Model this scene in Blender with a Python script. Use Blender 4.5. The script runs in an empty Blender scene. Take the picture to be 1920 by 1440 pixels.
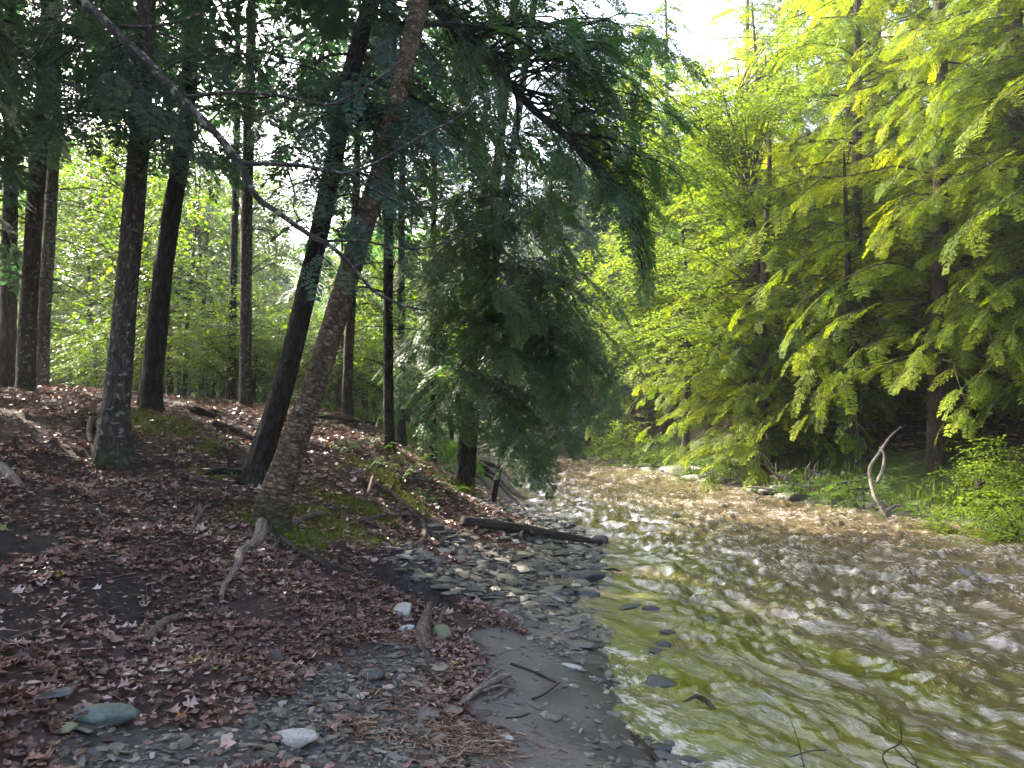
import bpy, math, time
import numpy as np
T0 = time.time()
R = math.radians
C = bpy.context.scene.collection
sc = bpy.context.scene

# ------------------------------------------------------------------ camera, sky, sun, exposure
CAMZ, FPX, HOR = 1.9, 1400.0, 760.0
cam_d = bpy.data.cameras.new('camera'); cam = bpy.data.objects.new('camera', cam_d); C.objects.link(cam)
cam.location = (0, 0, CAMZ); cam.rotation_euler = (R(90), 0, 0)
cam_d.sensor_width = 36; cam_d.lens = FPX/1920*36; cam_d.shift_y = (HOR-720)/1920
cam_d.clip_end = 1000; cam_d.clip_start = 0.05
sc.camera = cam
SUN_AZ, SUN_EL = -56, 38
w = bpy.data.worlds.new('World'); sc.world = w; w.use_nodes = True
nt = w.node_tree; nt.nodes.clear()
sky = nt.nodes.new('ShaderNodeTexSky'); sky.sky_type = 'NISHITA'; sky.sun_disc = False
sky.sun_elevation = R(SUN_EL); sky.sun_rotation = R(SUN_AZ % 360); sky.dust_density = 6.0; sky.air_density = 1.0; sky.ozone_density = 1.0
bg = nt.nodes.new('ShaderNodeBackground'); bg.inputs[1].default_value = 0.15
wo = nt.nodes.new('ShaderNodeOutputWorld')
nt.links.new(sky.outputs[0], bg.inputs[0]); nt.links.new(bg.outputs[0], wo.inputs[0])
sl = bpy.data.lights.new('sun', 'SUN'); sl.energy = 4.0; sl.angle = R(0.5); sl.color = (1.0, 0.92, 0.77)
so = bpy.data.objects.new('sun', sl); C.objects.link(so)
SD = np.array([math.sin(R(SUN_AZ))*math.cos(R(SUN_EL)), math.cos(R(SUN_AZ))*math.cos(R(SUN_EL)), math.sin(R(SUN_EL))])
from mathutils import Vector, Matrix
so.rotation_euler = Vector(-SD).to_track_quat('-Z', 'Y').to_euler(); so.location = (-20, 20, 30)
sc.view_settings.view_transform = 'Standard'; sc.view_settings.look = 'None'
sc.view_settings.exposure = 2.8; sc.view_settings.gamma = 1.0
sc.render.engine = 'CYCLES'
cy = sc.cycles
cy.use_denoising = True
cy.max_bounces = 6; cy.diffuse_bounces = 3; cy.glossy_bounces = 3; cy.transmission_bounces = 3; cy.transparent_max_bounces = 4
cy.caustics_reflective = False; cy.caustics_refractive = False
cy.sample_clamp_indirect = 4; cy.use_adaptive_sampling = False

# ------------------------------------------------------------------ noise
_pr = np.random.default_rng(7)
_perm = np.concatenate([_pr.permutation(256)]*3)
_ang = _pr.random(256)*2*np.pi
def perlin(x, y, s=0):
    x = np.asarray(x, float); y = np.asarray(y, float)
    xi = np.floor(x).astype(int); yi = np.floor(y).astype(int); xf = x-xi; yf = y-yi
    def g(i, j, dx, dy):
        a = _ang[_perm[(_perm[(i+s*17) & 255]+j) & 255]]
        return np.cos(a)*dx+np.sin(a)*dy
    u = xf*xf*xf*(xf*(xf*6-15)+10); v = yf*yf*yf*(yf*(yf*6-15)+10)
    a = g(xi, yi, xf, yf); b = g(xi+1, yi, xf-1, yf); c = g(xi, yi+1, xf, yf-1); d = g(xi+1, yi+1, xf-1, yf-1)
    return (a+(b-a)*u+((c+(d-c)*u)-(a+(b-a)*u))*v)*1.5
def fbm(x, y, o=4, s=0, gain=.5):
    t = 0; a = 1
    for k in range(o):
        t = t+a*perlin(x*2**k, y*2**k, s+k); a *= gain
    return t
def sstep(a, b, x):
    t = np.clip((x-a)/(b-a), 0, 1); return t*t*(3-2*t)

# ------------------------------------------------------------------ from the photo's pixels to the place
def PX(px, py, d):
    return np.array([(px-960)/FPX*d, d, CAMZ-(py-HOR)/FPX*d])

# ------------------------------------------------------------------ terrain
bankL = [(2.6,-8),(2.1,-2),(1.75,1),(1.5,2.5),(1.08,3.9),(.84,5.0),(.88,6.3),(1.05,8.3),(1.15,10.2),(.75,12.1),(.05,14.8),(-.15,19),(-.5,24),(-2.2,30),(-7,37)]
bankR = [(9.5,-8),(9,-2),(8.8,4),(8.1,8),(7.4,10.9),(6.3,13),(5.3,15.6),(4.1,21),(2.4,25.5),(.8,32),(-4,40)]
cp = []
def along(poly, step):
    out = []
    for a, b in zip(poly[:-1], poly[1:]):
        n = max(1, int(math.hypot(b[0]-a[0], b[1]-a[1])/step))
        for k in range(n): out.append((a[0]+(b[0]-a[0])*k/n, a[1]+(b[1]-a[1])*k/n))
    out.append(poly[-1]); return out
for p in along(bankL, 1.3): cp.append((p[0], p[1], 0.0)); cp.append((p[0]+.9, p[1]+.1, -.14))
for p in along(bankR, 1.6): cp.append((p[0], p[1], 0.0)); cp.append((p[0]-.8, p[1]-.1, -.2)); 
for p in along(bankR[:6], 2.0): cp.append((p[0]+.8, p[1]+.3, .32))
for p in [(1.8,27),(3,23),(4.5,18)]: cp.append((p[0]+1.6, p[1]+.4, .25))
for a, b in zip(along(bankL, 4), along(bankR, 3.3)):
    cp.append(((a[0]+b[0])/2, (a[1]+b[1])/2, -.5))
for q in [(0,900,5.2),(0,1150,3.5),(0,1300,2.95),(0,1440,2.55),(250,1100,4.3),(250,1300,3.35),(250,1440,2.9),(430,1100,4.9),
          (520,985,6.4),(640,1010,6.5),(700,1080,5.9),(760,1150,5.25),(600,1440,3.15),(600,1250,4.2),(840,1200,5.2),(1000,1300,4.75),
          (900,1440,3.55),(1050,1440,3.75),(950,1000,9.6),(850,950,10.2),(620,850,9.2),(800,880,11.5),(900,930,12.8),(480,900,7.3),
          (215,860,7.0),(280,775,9.0),(100,760,8.6),(45,730,10.0),(460,770,13.0),(650,780,14.0),(728,835,11.0),(300,880,7.1),(380,830,8.2),
          (550,800,11.0),(400,1000,5.9),(200,980,5.5),(1000,1150,6.6),(870,1080,7.1),(780,1010,7.8),(350,940,6.4),(120,900,6.0)]:
    p = PX(*q); cp.append(tuple(p))
for p in [(-1,0,.62),(-3,0,.9),(-6,2,1.6),(-8,5,1.9),(-2,-6,.8),(-10,-6,2.2),(-10,12,2.1),(-14,8,2.3),(-20,-10,3),(-20,14,2.2),
          (-8,17,1.75),(-5,20,1.6),(-3,18,1.45),(-12,26,1.7),(-6,28,1.5),(-3.5,24,1.2),(-18,36,2.2),(-10,36,1.2),(-30,30,3),(-34,0,4),(-34,50,4),(-60,60,7),(-60,0,7),(-60,-60,8),
          (0,-60,3),(7.9,14,.8),(7.5,16,.9),(9.5,12,1.0),(10.7,16,2.1),(9.8,9,1.3),(12,6,3),(12,12,3.6),(14,16,5.2),(15,20,7),(16,2,6),(20,10,10),(22,20,12),(30,10,17),(30,30,18),(45,0,26),(45,30,27),(60,60,34),
          (60,-60,34),(25,-20,12),(10,24,4.2),(7,23,1.9),(7,30,3.6),(5,36,3.8),(10,40,8),(0,46,3),(3,50,7),(-10,52,4),(0,60,11),(20,50,17),(-20,70,9),(10,80,24),(60,90,40),(-60,90,14),(0,95,26)]:
    cp.append(p)
cp = np.array(cp)
def _phi(r2): return np.where(r2 > 1e-12, r2*np.log(np.maximum(r2, 1e-12))*.5, 0)
_n = len(cp)
_K = _phi(((cp[:, None, :2]-cp[None, :, :2])**2).sum(-1))+np.eye(_n)*.6
_Pm = np.hstack([np.ones((_n, 1)), cp[:, :2]])
_A = np.block([[_K, _Pm], [_Pm.T, np.zeros((3, 3))]])
_sol = np.linalg.solve(_A, np.concatenate([cp[:, 2], np.zeros(3)]))
DENT = []
def H(x, y, fine=True):
    x = np.asarray(x, float); y = np.asarray(y, float); sh = x.shape
    xf = x.ravel(); yf = y.ravel(); out = np.empty(len(xf))
    for s in range(0, len(xf), 40000):
        a = xf[s:s+40000]; b = yf[s:s+40000]
        r2 = (a[:, None]-cp[None, :, 0])**2+(b[:, None]-cp[None, :, 1])**2
        out[s:s+40000] = _phi(r2)@_sol[:_n]+_sol[_n]+_sol[_n+1]*a+_sol[_n+2]*b
    up = sstep(.05, .6, out)
    out += up*(fbm(xf*.55, yf*.55, 3, 3)*.10+fbm(xf*2.3, yf*2.3, 3, 9)*.035)+sstep(2, 6, out)*fbm(xf*.25, yf*.25, 3, 5)*.6
    out += fbm(xf*3, yf*3, 2, 12)*.012
    for dx, dy, rx, ry, an, dp in DENT:
        c, s_ = math.cos(an), math.sin(an)
        u = ((xf-dx)*c+(yf-dy)*s_)/rx; v = (-(xf-dx)*s_+(yf-dy)*c)/ry
        rr = np.sqrt(u*u+v*v)+fbm(xf*4, yf*4, 2, 20)*.25
        out -= dp*(1-sstep(.7, 1.1, rr))
    return out.reshape(sh)
_dd = np.concatenate([np.arange(1.6, 16, .02), np.arange(16, 60, .1)])
def ground(px, py):
    x = (px-960)/FPX*_dd; z = CAMZ-(py-HOR)/FPX*_dd
    h = H(x, _dd); h = np.maximum(h, -.03); hit = np.nonzero(h >= z)[0]
    k = hit[0] if len(hit) else len(_dd)-1
    return np.array([x[k], _dd[k], h[k]])
_g = ground(765, 1108); DENT.append((_g[0], _g[1]+.08, .44, .16, -.45, .3))
_g = ground(600, 1005); DENT.append((_g[0]+.1, _g[1]-.05, .2, .08, -.3, .1))

# ------------------------------------------------------------------ mesh helpers
def mk_mesh(name, V, polys, attrs=None, mats=(), midx=None, smooth=False):
    """polys: list of int arrays (n,k)."""
    me = bpy.data.meshes.new(name)
    V = np.asarray(V, np.float32)
    me.vertices.add(len(V)); me.vertices.foreach_set('co', V.ravel())
    polys = [np.asarray(p, np.int32) for p in polys if len(p)]
    tot = np.concatenate([np.full(len(p), p.shape[1], np.int32) for p in polys])
    idx = np.concatenate([p.ravel() for p in polys])
    me.loops.add(len(idx)); me.loops.foreach_set('vertex_index', idx)
    me.polygons.add(len(tot))
    st = np.concatenate([[0], np.cumsum(tot)[:-1]]).astype(np.int32)
    me.polygons.foreach_set('loop_start', st); me.polygons.foreach_set('loop_total', tot)
    for m in mats: me.materials.append(m)
    if midx is not None: me.polygons.foreach_set('material_index', np.asarray(midx, np.int32))
    me.polygons.foreach_set('use_smooth', np.full(len(tot), bool(smooth)))
    for k, a in (attrs or {}).items():
        a = np.asarray(a, np.float32)
        if a.ndim == 1:
            at = me.attributes.new(k, 'FLOAT', 'POINT'); at.data.foreach_set('value', a)
        else:
            at = me.attributes.new(k, 'FLOAT_VECTOR', 'POINT'); at.data.foreach_set('vector', a.ravel())
    me.update(calc_edges=True); me.validate()
    return me
def link(name, me, parent=None, label=None, cat=None, group=None, kind=None, loc=None):
    o = bpy.data.objects.new(name, me); C.objects.link(o)
    if parent: o.parent = parent
    if loc is not None: o.location = loc
    if label: o['label'] = label
    if cat: o['category'] = cat
    if group: o['group'] = group
    if kind: o['kind'] = kind
    return o
def copy_tree(o, parent=None):
    c = o.copy(); C.objects.link(c); c.parent = parent
    for ch in list(o.children): copy_tree(ch, c)
    return c
class MB:
    def __init__(s): s.V = []; s.P = {}; s.A = {}; s.n = 0; s.M = []
    def add(s, V, polys, m=0, **attrs):
        V = np.asarray(V, float)
        for p in polys:
            p = np.asarray(p)+s.n; s.P.setdefault(p.shape[1], []).append((p, m))
        s.V.append(V)
        for k, a in attrs.items(): s.A.setdefault(k, []).append(np.asarray(a, float))
        s.n += len(V)
    def mesh(s, name, mats, smooth=False, origin=None):
        V = np.concatenate(s.V)
        if origin is not None: V = V-np.asarray(origin)
        pol = []; mi = []
        for k, l in s.P.items():
            for p, m in l: pol.append(p); mi.append(np.full(len(p), m))
        # merge by k
        out = []; mo = []
        for k in s.P:
            out.append(np.concatenate([p for p, m in s.P[k]])); mo.append(np.concatenate([np.full(len(p), m) for p, m in s.P[k]]))
        return mk_mesh(name, V, out, {k: np.concatenate(a) for k, a in s.A.items()}, mats, np.concatenate(mo), smooth)

def spline(pts, n):
    """Catmull-Rom through rows of pts (any width), n samples."""
    p = np.asarray(pts, float); p = np.vstack([2*p[0]-p[1], p, 2*p[-1]-p[-2]])
    m = len(p)-3; t = np.linspace(0, m-1e-9, n); i = t.astype(int); f = (t-i)[:, None]
    a, b, c, d = p[i], p[i+1], p[i+2], p[i+3]
    return .5*((2*b)+(-a+c)*f+(2*a-5*b+4*c-d)*f*f+(-a+3*b-3*c+d)*f**3)
def tube(P, rad, sides, rng=None, rough=0.0, lobes=None, cap=True, vs=0.0):
    """returns V, polys, bk attribute. P (n,3), rad (n,)"""
    P = np.asarray(P, float); n = len(P)
    T = np.gradient(P, axis=0); T /= np.linalg.norm(T, axis=1)[:, None]+1e-9
    ref = np.array([0, 0, 1.]) if abs(T[:, 2]).mean() < .8 else np.array([1., 0, 0])
    U = np.cross(T, ref); U /= np.linalg.norm(U, axis=1)[:, None]+1e-9
    W = np.cross(T, U)
    L = np.concatenate([[0], np.cumsum(np.linalg.norm(np.diff(P, axis=0), axis=1))])
    th = np.arange(sides)/sides*2*np.pi
    rr = np.asarray(rad)[:, None]*np.ones((1, sides))
    if rough:
        sd = int(abs(P[0, 0]*97+P[0, 1]*31)) % 37
        cx = np.cos(th)[None]*2.2; sx = np.sin(th)[None]*2.2
        rr = rr*(1+rough*fbm(cx+L[:, None]*1.6+9, sx*1.5+L[:, None]*.9+sd, 3, sd)
                 +rough*.5*perlin(cx*4+sd, sx*4+L[:, None]*3, sd+3))
    if lobes is not None:
        amp, k, ph, hgt = lobes
        fl = np.exp(-np.maximum(L, 0)/hgt)[:, None]
        rr = rr*(1+fl*(amp*.55+amp*np.cos(k*th+ph)[None]+amp*.4*np.cos((k+2)*th+ph*2.3)[None]))
    V = P[:, None]+U[:, None]*(np.cos(th)[None, :, None]*rr[..., None])+W[:, None]*(np.sin(th)[None, :, None]*rr[..., None])
    rm = float(np.mean(rad))
    bk = np.stack([np.cos(th)[None]*rm*np.ones((n, 1)), np.sin(th)[None]*rm*np.ones((n, 1)), (L[:, None]+vs)*np.ones((1, sides))], -1)
    i = np.arange(n-1)[:, None]*sides; j = np.arange(sides)[None]; j2 = (j+1) % sides
    Q = np.stack([i+j, i+j2, i+sides+j2, i+sides+j], -1).reshape(-1, 4)
    V = V.reshape(-1, 3); bk = bk.reshape(-1, 3); polys = [Q]
    if cap:
        V = np.vstack([V, P[0], P[-1]]); bk = np.vstack([bk, bk[0], bk[-1]])
        jj = np.arange(sides); c0 = n*sides
        polys.append(np.stack([np.full(sides, c0), (jj+1) % sides, jj], -1))
        polys.append(np.stack([np.full(sides, c0+1), (n-1)*sides+jj, (n-1)*sides+(jj+1) % sides], -1))
    return V, polys, bk

# ------------------------------------------------------------------ materials
def newmat(name):
    m = bpy.data.materials.new(name); m.use_nodes = True; t = m.node_tree
    return m, t, t.nodes['Principled BSDF'], t.nodes['Material Output']
def N(t, ty, **kw):
    n = t.nodes.new(ty)
    for k, v in kw.items():
        if k.startswith('i_'):
            kk = k[2:]; n.inputs[int(kk) if kk.isdigit() else kk.replace('_', ' ')].default_value = v
        else: setattr(n, k, v)
    return n
def ramp(t, stops, src=None, interp='LINEAR'):
    n = t.nodes.new('ShaderNodeValToRGB'); cr = n.color_ramp; cr.interpolation = interp
    while len(cr.elements) < len(stops): cr.elements.new(.5)
    for e, (p, c) in zip(cr.elements, stops): e.position = p; e.color = (*c, 1) if len(c) == 3 else c
    if src is not None: t.links.new(src, n.inputs[0])
    return n
def leafmat(name, stops, tr, trf=.45, rough=.5, spec=.3):
    m, t, b, o = newmat(name)
    at = N(t, 'ShaderNodeAttribute', attribute_name='tint')
    r = ramp(t, stops, at.outputs['Fac'])
    t.links.new(r.outputs[0], b.inputs['Base Color']); b.inputs['Roughness'].default_value = rough
    b.inputs['Specular IOR Level'].default_value = spec
    tl = N(t, 'ShaderNodeBsdfTranslucent')
    mul = N(t, 'ShaderNodeMix', data_type='RGBA', blend_type='MULTIPLY'); mul.inputs[0].default_value = 1
    t.links.new(r.outputs[0], mul.inputs[6]); mul.inputs[7].default_value = (*tr, 1)
    t.links.new(mul.outputs[2], tl.inputs[0])
    mx = N(t, 'ShaderNodeMixShader'); mx.inputs[0].default_value = trf
    t.links.new(b.outputs[0], mx.inputs[1]); t.links.new(tl.outputs[0], mx.inputs[2]); t.links.new(mx.outputs[0], o.inputs[0])
    return m
def barkmat(name, c0, c1, c2, scale=(9, 9, 2.2), bump=.6, moss=.0, lichen=.0, dist=.03):
    m, t, b, o = newmat(name)
    at = N(t, 'ShaderNodeAttribute', attribute_name='bk')
    mp = N(t, 'ShaderNodeMapping'); mp.inputs['Scale'].default_value = scale; t.links.new(at.outputs['Vector'], mp.inputs[0])
    n1 = N(t, 'ShaderNodeTexNoise', i_Scale=3.0, i_Detail=8.0, i_Roughness=.65); t.links.new(mp.outputs[0], n1.inputs['Vector'])
    vo = N(t, 'ShaderNodeTexVoronoi', feature='DISTANCE_TO_EDGE', i_Scale=4.0); 
    mixv = N(t, 'ShaderNodeVectorMath', operation='MULTIPLY_ADD'); t.links.new(n1.outputs['Color'], mixv.inputs[0]); mixv.inputs[1].default_value = (.35, .35, .35); t.links.new(mp.outputs[0], mixv.inputs[2])
    t.links.new(mixv.outputs[0], vo.inputs['Vector'])
    vr = ramp(t, [(0, (0, 0, 0)), (.18, (1, 1, 1))], vo.outputs['Distance'])
    r = ramp(t, [(.3, c0), (.52, c1), (.75, c2)], n1.outputs['Fac'])
    mu = N(t, 'ShaderNodeMix', data_type='RGBA', blend_type='MULTIPLY'); mu.inputs[0].default_value = .55
    t.links.new(r.outputs[0], mu.inputs[6]); t.links.new(vr.outputs[0], mu.inputs[7])
    col = mu.outputs[2]
    if lichen:
        n3 = N(t, 'ShaderNodeTexNoise', i_Scale=22.0, i_Detail=3.0); t.links.new(at.outputs['Vector'], n3.inputs['Vector'])
        lr = ramp(t, [(.66-lichen*.1, (0, 0, 0)), (.70-lichen*.1, (1, 1, 1))], n3.outputs['Fac'])
        mz = N(t, 'ShaderNodeMix', data_type='RGBA'); t.links.new(lr.outputs[0], mz.inputs[0]); t.links.new(col, mz.inputs[6]); mz.inputs[7].default_value = (.17, .19, .16, 1); col = mz.outputs[2]
    if moss:
        sep = N(t, 'ShaderNodeSeparateXYZ'); t.links.new(at.outputs['Vector'], sep.inputs[0])
        n2 = N(t, 'ShaderNodeTexNoise', i_Scale=7.0, i_Detail=5.0); t.links.new(at.outputs['Vector'], n2.inputs['Vector'])
        ma = N(t, 'ShaderNodeMath', operation='MULTIPLY_ADD'); t.links.new(n2.outputs['Fac'], ma.inputs[0]); ma.inputs[1].default_value = -2.2*moss; t.links.new(sep.outputs[2], ma.inputs[2])
        mr = ramp(t, [(0, (1, 1, 1)), (.25, (0, 0, 0))], ma.outputs[0])
        ad = N(t, 'ShaderNodeMath', operation='ADD'); ad.inputs[1].default_value = .45*moss+.1; t.links.new(ma.outputs[0], ad.inputs[0]); t.links.new(ad.outputs[0], mr.inputs[0])
        mz = N(t, 'ShaderNodeMix', data_type='RGBA'); t.links.new(mr.outputs[0], mz.inputs[0]); t.links.new(col, mz.inputs[6]); mz.inputs[7].default_value = (.032, .042, .012, 1); col = mz.outputs[2]
    t.links.new(col, b.inputs['Base Color']); b.inputs['Roughness'].default_value = .85; b.inputs['Specular IOR Level'].default_value = .25
    hm = N(t, 'ShaderNodeMath', operation='MULTIPLY_ADD'); t.links.new(n1.outputs['Fac'], hm.inputs[0]); hm.inputs[1].default_value = .8; t.links.new(vr.outputs[0], hm.inputs[2])
    bp = N(t, 'ShaderNodeBump', i_Strength=bump, i_Distance=dist); t.links.new(hm.outputs[0], bp.inputs['Height']); t.links.new(bp.outputs[0], b.inputs['Normal'])
    return m
M = {}
M['bark_dark'] = barkmat('hemlock_bark_dark', (.014, .012, .011), (.035, .030, .027), (.078, .068, .060), moss=.2, bump=.9)
M['bark_grey'] = barkmat('hemlock_bark_grey', (.028, .025, .022), (.07, .062, .054), (.135, .122, .108), moss=.28, lichen=.5)
M['bark_far'] = barkmat('forest_bark', (.03, .025, .022), (.065, .055, .045), (.11, .095, .08), bump=.3)
M['bark_warm'] = barkmat('sunlit_bark', (.035, .027, .021), (.08, .062, .047), (.14, .11, .085), bump=.6)  # warm sunlight put into the bark colour
M['birch'] = barkmat('yellow_birch_bark', (.045, .034, .024), (.14, .103, .068), (.33, .265, .19), scale=(5, 5, 8.5), bump=1.0, moss=.32, dist=.012)
M['limb'] = barkmat('bare_limb_bark', (.02, .018, .017), (.05, .045, .04), (.17, .165, .15), scale=(14, 14, 5), bump=.5, lichen=1.0, dist=.008)
M['driftwood'] = barkmat('weathered_wood', (.12, .10, .08), (.24, .20, .17), (.36, .31, .26), scale=(22, 22, 2), bump=.6, dist=.008)
M['wetlog'] = barkmat('wet_log', (.025, .018, .014), (.065, .05, .04), (.14, .11, .085), scale=(14, 14, 1.6), bump=.7, dist=.01)
M['root'] = barkmat('root_bark', (.06, .045, .035), (.15, .115, .09), (.27, .215, .17), scale=(8, 8, 6), bump=.6, dist=.01)
M['pale_branch'] = barkmat('bleached_branch', (.12, .10, .08), (.22, .19, .16), (.36, .32, .28), scale=(12, 12, 3), bump=.4, dist=.008)
M['hemlock_shade'] = leafmat('hemlock_needles_shaded', [(0, (.026, .062, .042)), (.5, (.046, .10, .062)), (1, (.075, .14, .062))], (1.4, 1.6, .9), .4, .4, .5)  # shaded copy of the hemlock needles, shade put into the colour
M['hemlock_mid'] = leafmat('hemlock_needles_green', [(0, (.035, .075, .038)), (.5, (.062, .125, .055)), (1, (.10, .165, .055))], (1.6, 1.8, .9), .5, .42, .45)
M['hemlock_lit'] = leafmat('hemlock_needles_sunny', [(0, (.02, .045, .010)), (.4, (.072, .122, .012)), (.8, (.168, .222, .014)), (1, (.23, .27, .02))], (1.85, 1.8, .4), .47, .6, .15)  # sunlit copy of the hemlock needles, sunshine put into the colour
M['maple_lit'] = leafmat('maple_leaves_sunny', [(0, (.035, .075, .010)), (.5, (.092, .152, .014)), (1, (.165, .225, .018))], (1.75, 1.75, .45), .48, .55, .18)  # sunlit copy of the maple leaves, brightness put into the colour
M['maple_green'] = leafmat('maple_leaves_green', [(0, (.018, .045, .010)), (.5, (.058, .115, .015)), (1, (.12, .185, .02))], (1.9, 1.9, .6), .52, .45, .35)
M['far_shade'] = leafmat('far_needles_shaded', [(0, (.012, .03, .02)), (.5, (.024, .052, .032)), (1, (.045, .08, .04))], (1.2, 1.4, 1.0), .3, .6, .2)  # valley shade darkened into the far needle colour
M['grass'] = leafmat('grass_blades', [(0, (.06, .11, .015)), (.6, (.13, .19, .025)), (1, (.24, .26, .06))], (1.6, 1.6, .7), .45, .5, .3)
M['fern'] = leafmat('fern_fronds', [(0, (.04, .09, .015)), (.6, (.08, .16, .02)), (1, (.13, .21, .03))], (1.6, 1.7, .8), .45, .5, .3)
M['moss'] = leafmat('moss', [(0, (.05, .07, .010)), (.6, (.12, .15, .016)), (1, (.2, .21, .025))], (1.2, 1.3, .7), .2, .8, .1)
M['litter'] = leafmat('dead_leaves', [(0, (.055, .028, .023)), (.3, (.135, .068, .053)), (.55, (.235, .135, .11)), (.76, (.38, .27, .235)), (.93, (.54, .45, .41)), (.97, (.35, .20, .06)), (1, (.17, .20, .06))], (1.2, .8, .6), .12, .38, .55)
M['chips'] = leafmat('wood_chips', [(0, (.07, .04, .025)), (.5, (.17, .105, .07)), (1, (.34, .25, .18))], (1, .8, .6), .1, .7, .2)
def stonemat(name, stops, rough=.55, tint=True, sc_=9.0):
    m, t, b, o = newmat(name)
    oi = N(t, 'ShaderNodeObjectInfo'); at = N(t, 'ShaderNodeAttribute', attribute_name='tint')
    ad = N(t, 'ShaderNodeMath', operation='ADD'); t.links.new(oi.outputs['Random'], ad.inputs[0]); t.links.new(at.outputs['Fac'], ad.inputs[1])
    fr = N(t, 'ShaderNodeMath', operation='FRACT'); t.links.new(ad.outputs[0], fr.inputs[0])
    r = ramp(t, stops, fr.outputs[0])
    tc = N(t, 'ShaderNodeTexCoord')
    mp = N(t, 'ShaderNodeMapping'); mp.inputs['Scale'].default_value = (1, 1, 4); t.links.new(tc.outputs['Object'], mp.inputs[0])
    n1 = N(t, 'ShaderNodeTexNoise', i_Scale=sc_, i_Detail=8.0, i_Roughness=.7); t.links.new(mp.outputs[0], n1.inputs['Vector'])
    rr = ramp(t, [(.3, (.45, .45, .45)), (.7, (1.35, 1.35, 1.35))], n1.outputs['Fac'])
    mu = N(t, 'ShaderNodeMix', data_type='RGBA', blend_type='MULTIPLY'); mu.inputs[0].default_value = 1
    t.links.new(r.outputs[0], mu.inputs[6]); t.links.new(rr.outputs[0], mu.inputs[7]); t.links.new(mu.outputs[2], b.inputs['Base Color'])
    b.inputs['Roughness'].default_value = rough
    bp = N(t, 'ShaderNodeBump', i_Strength=.5, i_Distance=.01); t.links.new(n1.outputs['Fac'], bp.inputs['Height']); t.links.new(bp.outputs[0], b.inputs['Normal'])
    return m
M['stone'] = stonemat('slate_stone', [(0, (.045, .042, .038)), (.3, (.095, .088, .074)), (.6, (.15, .138, .115)), (.8, (.085, .085, .055)), (.93, (.20, .185, .155)), (1, (.32, .30, .26))])
M['stone_wet'] = stonemat('wet_stone', [(0, (.02, .022, .025)), (.5, (.035, .04, .045)), (1, (.06, .065, .06))], .22)
M['stone_dark'] = stonemat('dark_slate', [(0, (.032, .036, .038)), (.5, (.055, .06, .06)), (1, (.09, .09, .085))], .4)
M['stone_pale'] = stonemat('pale_rock', [(0, (.28, .27, .24)), (.5, (.34, .33, .30)), (1, (.42, .41, .38))], .7)
M['stone_olive'] = stonemat('olive_rock', [(0, (.10, .115, .065)), (.5, (.13, .14, .08)), (1, (.16, .17, .10))], .6)
M['stone_teal'] = stonemat('teal_rock', [(0, (.05, .08, .072)), (.5, (.085, .12, .105)), (1, (.12, .15, .125))], .5, sc_=5)

# ------------------------------------------------------------------ ground masks as soft blobs at ground points
BL = {'sand': [], 'moss': [], 'dark': [], 'gravel': [], 'green': [], 'orange': []}
for (px, py, r) in [(950,1210,.3),(1000,1250,.4),(1050,1300,.4),(1120,1340,.3),(980,1340,.35),(1050,1400,.35),(960,1420,.25),(1140,1250,.28),(1100,1130,.3),(1180,1330,.22),(1150,1400,.25),(1020,1180,.25)]:
    g = ground(px, py); BL['sand'].append((g[0], g[1], r))
for (px, py, r) in [(520,1000,.25),(590,960,.35),(640,985,.3),(680,1010,.2),(560,1010,.25),(450,965,.2),(285,790,.5),(330,805,.3),(390,890,.15),(700,880,.35),(840,900,.4),(900,890,.4),(480,970,.25),(380,840,.2),(600,990,.28),(650,1005,.22),(690,960,.25),(730,905,.3),(760,940,.25),(620,930,.25)]:
    g = ground(px, py); BL['moss'].append((g[0], g[1], r))
for (px, py, r) in [(100,1130,.3),(230,1130,.3),(30,1130,.3),(20,1000,.35),(110,930,.3),(760,1105,.3),(170,1150,.25),(90,960,.25),(1,1180,.2),(610,1000,.12),(470,1000,.15),(620,1060,.2),(830,1130,.2)]:
    g = ground(px, py); BL['dark'].append((g[0], g[1], r))
for (px, py, r) in [(660,1300,.35),(760,1250,.3),(560,1380,.35),(700,1400,.4),(450,1400,.25),(330,1390,.2),(820,1400,.3),(850,1080,.6),(950,1060,.7),(1000,1010,.8),(1050,1080,.6),(1080,1000,.7),(920,1120,.5),(1000,1140,.5),(800,1080,.35),(960,960,.6),(850,1000,.3),(250,1420,.25),(1060,1190,.35),(1120,1230,.3),(1150,1420,.3),(1250,1430,.3)]:
    g = ground(px, py); BL['gravel'].append((g[0], g[1], r))
for (px, py, r) in [(720,1180,.2),(880,1310,.22),(860,1370,.2),(690,1360,.14),(850,1270,.12)]:
    g = ground(px, py); BL['orange'].append((g[0], g[1], r))
def blob(kind, x, y):
    t = np.zeros_like(x)
    for bx, by, r in BL[kind]: t = np.maximum(t, np.exp(-((x-bx)**2+(y-by)**2)/(r*r)))
    return t
def masks(x, y, z):
    nz = fbm(x*1.7, y*1.7, 3, 30)
    sand = sstep(.35, .6, blob('sand', x, y)+nz*.12)
    moss = sstep(.25, .6, blob('moss', x, y)+nz*.25)
    dark = sstep(.25, .6, blob('dark', x, y)+nz*.2)
    grav = sstep(.25, .6, blob('gravel', x, y)+nz*.2)
    left = x < 4
    grav = np.where(left, np.maximum(grav, 1-sstep(.10, .24, z+nz*.04)), np.where(y > 11, 1-sstep(.12, .3, z), 0))
    orange = sstep(.3, .7, blob('orange', x, y)+nz*.3)
    green = np.where(left, sstep(14.5, 18, y+nz*1.5)*sstep(-.2, .2, z), sstep(.1, .25, z)*(1-sstep(.7, 1.3, z+nz*.3)))
    return sand, moss, dark, grav, green, orange

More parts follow.
